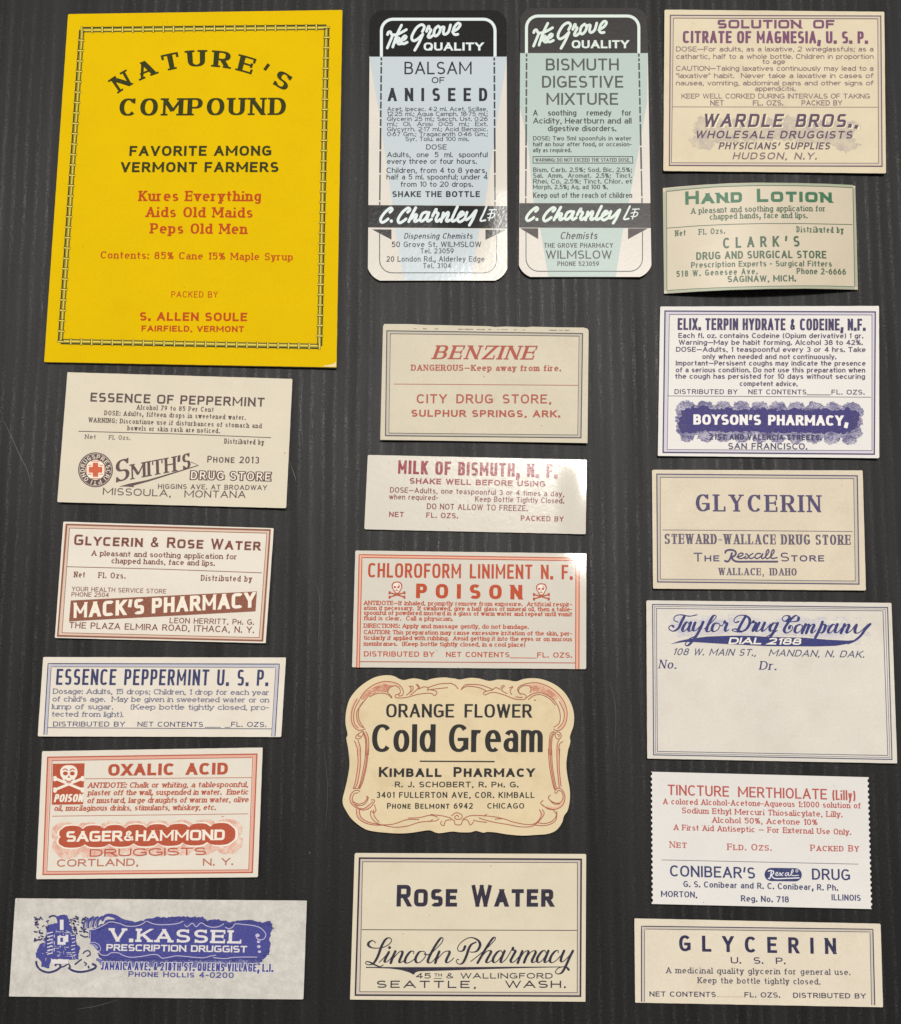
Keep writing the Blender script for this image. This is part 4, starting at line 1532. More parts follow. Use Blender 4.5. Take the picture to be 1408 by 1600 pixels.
        L.frame('warning_box', drk, [(833, 244.6), (988.6, 244.6), (988.8, 254.8), (833, 254.8)], 1.2, 2)
        T('warning_text', 'WARNING: DO NOT EXCEED THE STATED DOSE.', 836.5, 252.6, 985, 5.6, 'fineb', tr=.1)
        for s, y, b in (('Bism. Carb. 2.5%; Sod. Bic. 2.5%;', 268.8, 987.6), ('Sal.  Amm.  Aromat.  2.5%;  Tinct.', 277.8, 987.6),
                        ('Rhei. Co. 2.5%; Tinct. Chlor. et', 286.8, 987.8), ('Morph. 2.5%; Aq. ad 100 %.', 295.6, 950)):
            T('ingredients', s, 833, y, b, 7.2, 'fineb', tr=.12)
        T('directions', 'Keep out of the reach of children', 833, 309.2, 988, 8.6, 'fineb', tr=.1)
        T('address', 'Chemists', 875, 373.6, 933, 11.4, 'fine', slant=.22)
        T('address', 'THE GROVE PHARMACY', 850, 387, 958, 7.4, 'fineb')
        T('address', 'WILMSLOW', 853, 404.2, 956, 13, 'goth', gr, wt=.92)
        T('address', 'PHONE 523059', 871, 415.6, 936, 7.2, 'fineb')
    return L


# ================================================================== 11 benzine
def benzine_label():
    P = paper_mat('benzine_paper', rgb(216, 206, 183), mottle=.07, fibre=.08, stain=.08)
    out = [(600.4, 506.2), (640, 506.4), (668, 507.8), (690, 508.0), (712, 508.6), (740, 509.2), (764, 509.8), (774, 511.0), (790, 510.2), (822, 511.2), (832, 510.4), (870, 511.4),
           (912, 511.8), (918, 513.6), (919.8, 517), (918, 692.2), (700, 688.6), (594.2, 687.2), (598.6, 510)]
    L = Label('chemist_label', [(599, 506), (920, 511.8), (918, 692), (594, 687)], P,
              'cream label with red sloping benzine title and torn top edge, in the middle column',
              smooth_out=densify(out, 7), lift=gum(.25, .3, 1))
    U = (228, 217, 192)
    rd = ink((186, 78, 58), U, name='red_ink', wear=.3)
    bk = ink((66, 60, 62), U, name='black_ink', wear=.3)
    gy = ink((186, 178, 166), U, name='grey_tint')
    L.frame('border_tint', gy, [(607.2, 519), (907.8, 523), (905.6, 681.8), (605, 678.6)], 2.8, 1)
    L.frame('border', bk, [(604.6, 516.8), (910.4, 521.2), (907.8, 684), (602.4, 680.6)], 1.5, 2)
    L.frame('border', bk, [(610, 521.4), (905, 525.2), (902.8, 679.6), (607.6, 676.6)], .8, 2)
    rnd = random.Random(2)
    for i in range(26):
        x = rnd.uniform(640, 884)
        L.strip('torn_print', bk, [(x, 513.4 + (x - 640) * .011), (x + rnd.uniform(2, 7), 513.5 + (x - 640) * .011)], rnd.uniform(.4, .9), 2)
    L.T('title', 'BENZINE', 676, 561, 833, 561.8, 21.6, 'serifb', rd, slant=.34, tr=.26, wt=.95)
    L.T('warning', 'DANGEROUS~Keep away from fire.', 642.6, 579, 876.6, 579.8, 9.4, 'slabb', rd, tr=.2)
    L.line('rule', rd, [(615.8, 600), (903.5, 602)], .9)
    L.T('shop_name', 'CITY DRUG STORE,', 651, 630, 861.5, 630.4, 14.2, 'goth', rd, tr=.22, spw=.6)
    L.T('address', 'SULPHUR SPRINGS, ARK.', 642.6, 651, 875.3, 652, 10.8, 'bold', rd, tr=.24)
    L.blob('ink_speck', rd, 756.4, 588, .8)
    L.blob('ink_speck#b', bk, 846, 665.5, .7)
    return L


# ================================================================== 12 milk of bismuth
def milk_label():
    L = Label('chemist_label', [(574.8, 710.8), (917, 718.4), (915.2, 834.6), (569.4, 827)], P_GLOSS,
              'low glossy white label without a border, crimson print and glare at its right edge',
              lift=lambda u, v: .3 + .25 * (2 * u - 1) ** 2 + smooth(.86, .98, u) * .75 * math.sin(math.pi * min(1, v / 1.15)))
    U = (229, 223, 212)
    k = dict(rough=.16, spec=.32, bump=.02, coat_bump=.75)
    rd = ink((160, 52, 66), U, name='crimson_ink', wear=.3, **k)
    br = ink((140, 60, 70), U, name='dark_crimson_ink', wear=.35, **k)
    L.T('title', 'MILK OF BISMUTH, N. F.', 621.5, 740, 871, 746.6, 21, 'condb', rd, tr=.13, spw=.6)
    L.T('shake_line', 'SHAKE WELL BEFORE USING', 640, 755.6, 852.3, 760.4, 8.8, 'extb', rd, tr=.2, wt=1.15)
    L.T('directions', 'DOSE~Adults, one teaspoonful 3 or 4 times a day,', 609.4, 769.4, 881.4, 775.8, 8.4, 'fine', br)
    L.T('directions', 'when required-', 608, 780, 684.5, 781.6, 8.2, 'fine', br)
    L.T('directions', 'Keep Bottle Tightly Closed.', 742.4, 783.6, 881.4, 786.6, 8.6, 'fine', br)
    L.T('directions', 'DO NOT ALLOW TO FREEZE.', 667, 795.4, 824.5, 798.6, 9, 'fine', br)
    L.T('net_line', 'NET', 608, 807.4, 631, 808, 8, 'extb', rd, wt=.9)
    L.T('net_line', 'FL. OZS.', 666, 808.6, 715.6, 810, 8, 'extb', rd, wt=.9)
    L.T('packer_line', 'PACKED BY', 813.7, 813.4, 880.6, 815, 8, 'extb', rd, wt=.9)
    return L


# ================================================================== 13 chloroform liniment
def chloroform_label():
    L = Label('chemist_label', [(555.3, 860.2), (916.2, 864.8), (916, 1045.4), (550.2, 1042.6)], P_GLOSS,
              'glossy white poison label with orange print between two small skulls with crossed bones',
              lift=lambda u, v: .3 + .3 * (2 * u - 1) ** 2 + smooth(.84, .97, u) * (.62 * math.sin(math.pi / 2 * min(1, v / .34)) * (1 - .8 * smooth(.32, 1, v))))
    U = (229, 223, 212)
    k = dict(rough=.16, spec=.32, bump=.02, coat_bump=.75)
    rd = ink((206, 84, 46), U, name='orange_red_ink', wear=.22, **k)
    ft = ink((200, 92, 62), U, name='orange_ink', wear=.35, **k)
    pp = ink((236, 228, 214), U, name='paper_tone', **k)
    tn = ink((236, 176, 150), U, name='orange_tint', **k)
    L.line('border_tint', tn, [(559.4, 1043), (563.6, 868.8), (902.6, 874), (902, 1045)], 4.0, 1)
    L.line('border', ft, [(557.4, 1043), (561.3, 866.6), (905.2, 872), (904.6, 1045.2)], 1.5, 2)
    L.line('border', ft, [(561.6, 1043), (565.6, 871), (900, 876), (899.4, 1045)], 1.3, 2)
    L.line('border', ft, [(561, 1033.8), (899.6, 1035.8)], 1.2, 2)
    L.T('title', 'CHLOROFORM LINIMENT N. F.', 575, 902, 894.6, 905.2, 22.4, 'cond', rd, tr=.13, spw=.62, wt=.95)
    L.T('poison_word', 'POISON', 650, 934.4, 816, 936.6, 22.6, 'heavy', rd, s=.82, wt=.95)
    for x, y in ((620.4, 919.6), (846, 922.4)):
        s = 29.0
        K = 'skull#%d' % x
        skull(L, K, ft, pp, x, y, s, K + '>skull_hollows', 1, ((-.40, .22), (.40, .46), (.40, .22), (-.40, .46)), .07)
        q = lambda pts: [(x + a * s, y + b * s) for a, b in pts]
        cran = catmull([(0, -.32), (.14, -.29), (.22, -.18), (.215, -.03), (.16, .05), (.11, .16), (0, .2), (-.11, .16), (-.16, .05), (-.215, -.03), (-.22, -.18), (-.14, -.29)], 4, True)
        L.fill(K + '>skull_face', pp, q(cran), 4, 5, 3)
        for sx in (-1, 1):
            L.blob(K + '>skull_features', rd, x + sx * .10 * s - .02 * s, y - .08 * s, .065 * s, .06 * s, 5)
        L.fill(K + '>skull_features', rd, q([(-.02, -.02), (.02, .05), (-.06, .05)]), 5, 5, 5)
        L.strip(K + '>skull_features', rd, q([(-.10, .11), (.07, .11)]), 1.2, 5)
        L.strip(K + '>skull_features', ft, q([(.08, -.24), (.17, -.12)]), .9, 5)
    for s, y, b in (('ANTIDOTE~If inhaled, promptly remove from exposure.  Artificial respir-', 945.2, 894), ('ation if necessary.  If swallowed, give a half glass of mineral oil, then a table-', 953, 894),
                    ('spoonful of powdered mustard in a glass of warm water and repeat until vomit', 960.6, 894), ('fluid is clear.  Call a physician.', 969, 707.6),
                    ('DIRECTIONS: Apply and massage gently, do not bandage.', 980.8, 826),
                    ('CAUTION: This preparation may cause excessive irritation of the skin, per-', 990.8, 894), ('ticularly if applied with rubbing.  Avoid getting it into the eyes or on mucous', 999.6, 894),
                    ('membranes.  (Keep bottle tightly closed, in a cool place)', 1008.8, 820.6)):
        L.T('directions', s, 568.4, y, b, y + 2.4 * (b - 568) / 326, 6.8, 'slab', rd, tr=.11, wt=1.15)
    L.T('distributor_line', 'DISTRIBUTED BY', 568.5, 1025.6, 678.5, 1026.2, 8, 'extb', rd, wt=.9)
    L.T('net_line', 'NET CONTENTS', 697, 1026.4, 796, 1027, 8, 'extb', rd, wt=.9)
    L.line('net_line', rd, [(797, 1027.8), (839, 1028.2)], 1.0, 2)
    L.T('net_line', 'FL. OZS.', 839.5, 1027.2, 894, 1027.6, 8, 'extb', rd, wt=.9)
    return L


# ================================================================== 14 cold cream
def cold_cream_label():
    A = lambda pts: [(530 + x / 8, 1050 + y / 8) for x, y in pts]
    B = lambda pts: [(704 + x / 6.769, 1050 + y / 6.769) for x, y in pts]
    C_ = lambda pts: [(530 + x / 8, 1170 + y / 8) for x, y in pts]
    D = lambda pts: [(704 + x / 6.769, 1170 + y / 6.769) for x, y in pts]
    o = A([(105, 780), (82, 660), (80, 580), (90, 480), (130, 340), (220, 220), (330, 130), (450, 65), (580, 40), (680, 50), (750, 85), (810, 101), (870, 88), (930, 79), (1000, 88), (1085, 106),
           (1150, 86), (1240, 72), (1330, 68)]) + \
        B([(0, 65), (50, 70), (100, 80), (200, 62), (300, 68), (410, 95), (500, 80), (600, 85), (690, 100), (770, 75), (870, 65), (980, 80), (1100, 130), (1200, 210), (1270, 320), (1305, 440), (1302, 560),
           (1275, 640), (1262, 690), (1268, 735), (1252, 800)]) + \
        D([(1246, 0), (1225, 150), (1235, 280), (1260, 420), (1262, 540), (1240, 650), (1200, 710), (1180, 780), (1120, 860), (1030, 900), (900, 911), (760, 918), (600, 905), (480, 885), (390, 879),
           (345, 887), (270, 868), (210, 883), (100, 883)]) + \
        C_([(1408, 1034), (1240, 1055), (1140, 1020), (1060, 1025), (900, 1050), (750, 1058), (600, 1050), (450, 1035), (340, 1010), (240, 950), (150, 870), (90, 780), (50, 700), (45, 620), (70, 520), (105, 370),
            (130, 200), (120, 60)]) + A([(110, 940), (90, 830)])
    out = catmull(o, 3, True)
    L = Label('chemist_label', [(543, 1060), (895, 1060), (893, 1305), (536, 1305)], P_COLD,
              'die-cut tan label with wavy outline, red scroll border and bold black lettering',
              smooth_out=out, lift=gum(.2, .2, 1), step=8)
    L.quad = [(545, 1060), (895, 1060), (893, 1305), (540, 1305)]
    U = (229, 210, 172)
    bk = ink((24, 22, 20), (110, 100, 84), name='black_ink', wear=.22)
    rd = ink((178, 90, 72), U, name='faded_red_line', wear=.35)
    pk = ink((222, 178, 146), U, name='pink_tint', wear=.4)
    ht = stipple((186, 96, 78), U, .36, .56, .9, name='red_hatch', scale=3.4)

    def lines(part, f, sets, wd=1.0, m=rd, lvl=2):
        for s in sets:
            L.strip(part, m, catmull(f(s), 6), wd, lvl)
    TLs = [[(260, 330), (330, 240), (430, 160), (550, 120), (660, 125), (750, 160), (800, 230), (790, 290), (740, 300)],
           [(230, 330), (170, 450), (150, 560), (165, 650), (210, 710), (260, 730), (330, 710)], [(300, 370), (250, 450), (240, 560), (270, 640), (310, 690)],
           [(340, 330), (270, 420), (220, 500), (225, 600), (260, 670), (310, 700)], [(260, 340), (200, 450), (180, 560), (195, 650), (240, 700)],
           [(380, 310), (470, 270), (560, 265), (620, 290), (660, 330)], [(600, 250), (650, 300), (660, 330)], [(700, 170), (640, 190), (612, 225), (600, 250)],
           [(760, 270), (710, 285), (700, 310), (740, 325), (850, 315), (980, 280), (1100, 265), (1160, 270), (1190, 295), (1220, 270), (1210, 240), (1130, 220), (1100, 230)],
           [(700, 170), (750, 200), (765, 250), (740, 290)], [(870, 180), (920, 180), (915, 230), (840, 290)], [(880, 175), (900, 210), (880, 260)], [(960, 155), (990, 190), (960, 230), (890, 290)],
           [(970, 150), (1005, 190), (985, 215)], [(1000, 210), (1060, 185), (1110, 200), (1100, 235)], [(1110, 195), (1250, 150), (1408, 140)], [(1130, 220), (1260, 205), (1360, 195)],
           [(290, 740), (220, 790), (210, 830), (260, 830), (300, 770), (290, 740)], [(330, 740), (360, 800), (370, 900), (365, 1040)], [(300, 760), (330, 860), (330, 1040)],
           [(190, 860), (225, 950), (230, 1040)], [(235, 850), (265, 950), (262, 1040)], [(300, 740), (340, 840), (348, 1040)], [(250, 760), (240, 800), (270, 800)]]
    BLs = [[(365, 0), (345, 200), (300, 400), (260, 490)], [(330, 0), (320, 150), (270, 400), (240, 490)], [(228, 0), (235, 200), (200, 420), (175, 495)], [(262, 0), (265, 200), (230, 420), (190, 500)],
           [(348, 0), (332, 200), (285, 400), (250, 490)], [(170, 497), (265, 495)],
           [(260, 540), (240, 520), (180, 530), (135, 600), (150, 680), (220, 740), (300, 765), (380, 740), (430, 680), (440, 640), (400, 640)], [(240, 550), (190, 560), (165, 620), (180, 680), (240, 735)],
           [(180, 660), (240, 690), (310, 670), (350, 620), (340, 590)], [(190, 690), (260, 710), (330, 680), (365, 610), (340, 595)], [(230, 745), (310, 745), (390, 690), (420, 660)],
           [(215, 750), (230, 850), (310, 920), (420, 950), (540, 955)], [(250, 760), (270, 850), (350, 910), (450, 935), (540, 950), (680, 940), (850, 885), (1000, 885)],
           [(440, 700), (460, 770), (430, 800), (400, 770)], [(390, 780), (400, 850), (460, 920), (550, 955), (700, 980), (850, 965), (1000, 920), (1130, 905), (1210, 900), (1250, 870)],
           [(430, 760), (440, 840), (500, 920)], [(860, 865), (1000, 860), (1140, 830), (1230, 855)], [(1140, 820), (1300, 840), (1408, 870)], [(1130, 915), (1170, 880)],
           [(1280, 900), (1270, 940), (1310, 960), (1330, 900), (1408, 885)]]
    TRs = [[(0, 118), (50, 140), (82, 180)], [(110, 190), (150, 140), (220, 130), (330, 140), (450, 185)], [(110, 185), (160, 155), (200, 150), (300, 165), (380, 200)], [(350, 240), (360, 210), (440, 190), (480, 165), (530, 185)],
           [(360, 245), (450, 215), (560, 240), (680, 285), (780, 290), (800, 260), (780, 235), (730, 225), (710, 180), (750, 140), (850, 115), (950, 120), (1080, 180), (1180, 280), (1230, 400), (1225, 520),
            (1180, 600), (1120, 620), (1090, 600)], [(740, 240), (720, 190), (760, 150), (830, 145), (852, 180), (840, 220)], [(800, 275), (860, 235), (960, 220), (1060, 270), (1130, 350), (1160, 450), (1150, 540), (1090, 585)],
           [(820, 295), (880, 250), (960, 240), (1050, 285), (1110, 350)], [(1150, 310), (1200, 420), (1190, 530), (1130, 600)], [(530, 170), (550, 145), (570, 150), (540, 190), (600, 230)],
           [(620, 170), (660, 155), (630, 200), (650, 240)], [(690, 262), (750, 270), (760, 262)], [(1110, 640), (1150, 635), (1172, 680), (1140, 712), (1108, 680), (1110, 640)], [(1125, 660), (1150, 665), (1145, 690)],
           [(1090, 625), (1050, 680), (1040, 880)], [(1110, 645), (1075, 700), (1065, 880)], [(1190, 735), (1150, 770), (1150, 880)], [(1150, 720), (1130, 760), (1125, 880)], [(1100, 630), (1062, 700), (1052, 880)]]
    BRs = [[(1035, 0), (1050, 200), (1090, 400), (1110, 430)], [(1070, 0), (1080, 200), (1120, 420)], [(1052, 0), (1066, 200), (1105, 425)], [(1125, 0), (1130, 200), (1150, 410)], [(1155, 0), (1150, 200), (1170, 400)],
           [(1100, 460), (1120, 470), (1140, 440), (1180, 460), (1190, 520), (1160, 570), (1100, 570), (1050, 540), (1035, 510), (1060, 490)], [(1180, 430), (1210, 500), (1190, 590), (1110, 640), (1010, 620), (955, 575), (980, 545)],
           [(1100, 450), (1135, 415), (1180, 430)], [(1050, 545), (1100, 585), (1160, 580)], [(970, 590), (1030, 635), (1100, 645)],
           [(940, 640), (960, 700), (920, 770), (860, 800), (760, 795), (650, 770), (560, 740), (470, 745)], [(970, 640), (990, 690), (930, 770), (860, 820), (740, 825), (600, 800), (480, 780), (390, 760), (300, 730)],
           [(1090, 650), (1120, 700), (1080, 760), (1000, 790), (920, 780)], [(1125, 660), (1110, 760), (1010, 810), (880, 805)], [(130, 745), (200, 710), (300, 705), (380, 710), (470, 720), (580, 745)], [(350, 715), (385, 690)],
           [(240, 755), (310, 770), (385, 778)], [(10, 710), (60, 675), (120, 700), (110, 740), (60, 745), (40, 720)], [(45, 720), (70, 700), (88, 725)], [(0, 745), (40, 760), (50, 800), (110, 800), (130, 755), (180, 755), (210, 805), (245, 770)]]
    for f, sets in ((A, TLs), (C_, BLs), (B, TRs), (D, BRs)):
        lines('scroll_border', f, sets, 1.25)
    for f, s, wd in ((A, [(205, 340), (165, 450), (162, 560), (185, 660), (240, 715)], 4), (A, [(270, 400), (235, 500), (245, 610), (290, 690)], 3), (A, [(280, 280), (400, 185), (550, 132), (660, 135), (760, 180)], 3),
                     (A, [(345, 780), (352, 900), (348, 1040)], 4), (A, [(240, 880), (250, 960), (248, 1040)], 3), (C_, [(346, 0), (330, 200), (285, 400), (250, 490)], 4), (C_, [(246, 0), (250, 200), (215, 420), (185, 490)], 3),
                     (B, [(830, 128), (950, 132), (1080, 195), (1170, 290), (1215, 400), (1205, 530), (1150, 605)], 4), (B, [(1070, 690), (1055, 780), (1052, 880)], 3.4), (D, [(1052, 0), (1066, 200), (1105, 425)], 3.6),
                     (D, [(1140, 0), (1140, 200), (1160, 410)], 3), (B, [(1160, 770), (1140, 800), (1138, 880)], 3), (C_, [(150, 560), (145, 640), (200, 720), (300, 755), (390, 720)], 3), (D, [(1195, 470), (1200, 550), (1120, 625), (1010, 610)], 3),
                     (C_, [(235, 770), (260, 860), (360, 925), (500, 948)], 2.6), (D, [(955, 660), (970, 710), (920, 775), (860, 808)], 2.8)):
        lines('scroll_tint#' + ('l' if f in (A, C_) else 'r'), f, [s], wd, pk, 1)
    L.fill('scroll_hatching#a', ht, A([(262, 330), (350, 242), (450, 182), (560, 147), (700, 170), (640, 190), (610, 250), (480, 250), (380, 300), (318, 365)]), 1, 6, 5)
    L.fill('scroll_hatching#b', ht, B([(830, 147), (950, 142), (1060, 190), (1140, 270), (1110, 300), (1020, 240), (930, 212), (850, 215), (852, 180)]), 1, 6, 5)
    L.T('title', 'ORANGE FLOWER', 603.3, 1120.8, 831, 1121.4, 21, 'nouv', bk, tr=.13, wt=.98, spw=.62)
    L.T('product_name', 'Cold Gream', 581, 1175, 848, 1175.2, 43.5, 'nouvb', bk, tr=.09, wt=1.0, spw=.4, xh=.77)
    L.strip('rule', bk, [(656, 1189.4), (773, 1190)], 2.0, 2)
    L.T('shop_name', 'Kimball Pharmacy', 592, 1214, 835.4, 1214, 15.6, 'bold', bk, sc=.86, tr=.2, spw=.8)
    L.T('address', 'R. J. SCHOBERT, R. Ph. G.', 617, 1230, 810, 1230.2, 8.8, 'ext', bk, sc=.8, wt=1.15)
    L.T('address', '3401 FULLERTON AVE, COR. KIMBALL', 588, 1246.6, 835, 1246.8, 9.2, 'fineb', bk, tr=.22)
    L.T('address', 'Phone Belmont 6942', 604.7, 1263.6, 738.8, 1263.6, 9, 'fineb', bk, sc=.85, tr=.22)
    L.T('address', 'CHICAGO', 761.5, 1263.4, 819, 1263.4, 8.6, 'fineb', bk, tr=.22)
    L.blob('ink_speck', bk, 836, 1094, 1.3, .8)
    return L


# ================================================================== 15 rose water
def rose_water_label():
    L = Label('chemist_label', [(554.6, 1333), (916, 1334.6), (914.8, 1565.2), (547, 1561.8)], P_IVORY,
              'cream label with thick navy frame and flowing navy script above a pointed flourish',
              lift=gum(.2, .15, 1), smooth_out=densify([(556, 1332.8), (914.6, 1334.4), (916, 1336), (914.8, 1565.2), (547, 1561.8), (554.2, 1335)], 8))
    U = (228, 217, 192)
    nv = ink((38, 32, 58), U, name='navy_ink', wear=.2)
    gy = ink((150, 142, 150), U, name='grey_tint')
    pl = ink((206, 192, 178), U, name='fawn_tint')
    L.frame('border_tint', pl, [(564.6, 1344.4), (905.2, 1346.2), (904.2, 1552.8), (559.4, 1551.6)], 4, 1)
    L.frame('border', nv, [(562, 1340.8), (908.2, 1342.8), (907, 1556.4), (555.4, 1554.8)], 2.6, 2)
    L.frame('border', gy, [(566.6, 1346.4), (902.4, 1347.8), (902, 1551), (562.2, 1549.6)], .9, 2)
    L.T('title', 'Rose Water', 619.5, 1416.4, 865, 1416.8, 33.8, 'oct', nv, sc=.81, tr=.14, wt=1.0, spw=.5)
    L.line('rule', nv, [(565, 1452.6), (901.5, 1453.8)], 1.1)
    X = lambda s, d=0: [(x - d, y) for x, y in s]
    lin_ = [[(215, 185), (180, 157), (135, 178), (125, 215), (165, 245), (240, 252), (330, 235), (400, 188), (412, 145), (385, 122), (335, 148), (285, 240), (245, 350), (195, 435), (140, 460), (95, 448), (100, 420),
             (150, 430), (215, 465), (270, 482), (312, 462)],
            [(262, 428), (330, 360), (385, 292), (345, 370), (328, 418), (350, 425), (400, 385), (462, 295)], [(462, 292), (432, 360), (405, 436)],
            [(420, 400), (500, 308), (545, 290), (548, 325), (515, 405), (520, 432), (560, 415), (610, 360)],
            [(690, 322), (692, 292), (650, 296), (600, 360), (582, 420), (610, 438), (665, 415), (725, 365)],
            [(805, 292), (760, 302), (715, 380), (728, 430), (775, 425), (835, 360), (835, 305), (805, 292)], [(825, 325), (870, 335), (895, 318)],
            [(885, 340), (950, 280), (1040, 185), (1058, 130), (1025, 132), (950, 240), (885, 365), (868, 420), (895, 436), (945, 400), (1012, 300)], [(1012, 295), (985, 360), (962, 436)],
            [(975, 405), (1060, 310), (1120, 288), (1140, 310), (1098, 405), (1110, 434), (1150, 415), (1192, 375)]]
    L.brush('shop_script', nv, lin_, 8, 560, 1450, 1.35, 4.2, 2, 'pen')
    L.blob('shop_script', nv, 560 + 390 / 8, 1450 + 245 / 8, 2.3, None, 2)
    ph = [[(-25, 230), (-50, 280), (-100, 290), (-120, 250), (-80, 185), (0, 130), (70, 122), (140, 158), (162, 215), (125, 285), (70, 302), (35, 298)],
          [(110, 178), (55, 205), (20, 260), (-10, 350), (-50, 430), (-95, 452), (-135, 425), (-125, 395), (-108, 395)],
          [(45, 418), (150, 335), (260, 240), (345, 150), (350, 118), (318, 132), (250, 230), (180, 350), (130, 436)],
          [(165, 380), (240, 295), (290, 285), (295, 310), (250, 390), (240, 425), (270, 430), (330, 385)],
          [(440, 312), (425, 285), (380, 300), (330, 370), (325, 420), (350, 430), (400, 390), (460, 295)], [(468, 288), (435, 365), (420, 418), (438, 430), (490, 385)],
          [(485, 390), (535, 310), (572, 242), (572, 275), (605, 285), (575, 345), (545, 405), (560, 430), (600, 412), (650, 355)],
          [(690, 290), (665, 350), (632, 436)], [(655, 390), (710, 308), (755, 284), (765, 310), (735, 370), (712, 430)], [(730, 395), (790, 308), (840, 284), (855, 310), (815, 395), (815, 428), (845, 425), (885, 385)],
          [(985, 308), (970, 282), (930, 298), (882, 365), (875, 415), (900, 430), (950, 390), (1008, 295)], [(1016, 286), (985, 360), (968, 415), (985, 430), (1040, 385)],
          [(1138, 312), (1138, 284), (1100, 290), (1052, 350), (1035, 410), (1058, 432), (1105, 412), (1165, 350)],
          [(1212, 286), (1180, 360), (1172, 412), (1200, 420), (1255, 370), (1318, 295)], [(1322, 286), (1280, 370), (1235, 470), (1185, 555), (1130, 574), (1104, 548), (1135, 505), (1195, 485), (1240, 490), (1270, 522)]]
    L.brush('shop_script', nv, ph, 8, 730, 1450, 1.35, 4.2, 2, 'pen')
    F = lambda pts: [(560 + x / 8, 1450 + y / 8) for x, y in pts]
    G_ = lambda pts: [(730 + x / 8, 1450 + y / 8) for x, y in pts]
    L.fill('flourish', nv, F([(95, 486), (300, 488), (480, 489), (900, 489)]) + G_([(0, 488), (600, 484), (1190, 482), (1200, 490), (600, 503), (0, 522)]) +
           F([(1100, 531), (760, 541), (718, 552), (690, 584), (640, 556), (540, 526), (400, 507), (200, 499), (95, 499)]), 2, 6, 6)
    L.T('address', '45', 650, 1528.8, 673, 1528.9, 8.4, 'ext', nv, wt=1.1)
    L.T('address', 'TH', 678.6, 1526, 690.6, 1526, 5, 'ext', nv, wt=1.2)
    L.strip('address', nv, [(678, 1528.8), (690.6, 1529)], .9, 2)
    L.T('address', '& WALLINGFORD', 697, 1528.9, 863.5, 1529, 8.6, 'ext', nv, wt=1.1, tr=.3)
    L.T('address', 'SEATTLE,', 588.5, 1543.4, 744, 1543.8, 11.2, 'ext', nv, wt=1.1, tr=.55)
    L.T('address', 'WASH.', 789.5, 1543.4, 884, 1543.6, 11.2, 'ext', nv, wt=1.1, tr=.4)
    L.blob('ink_speck', gy, 767, 1353, .9)
    L.blob('ink_speck#b', gy, 671, 1430, .7)
    return L


for fn in (lambda: tall_label(0), lambda: tall_label(1), benzine_label, milk_label, chloroform_label, cold_cream_label, rose_water_label):
    fn().build()


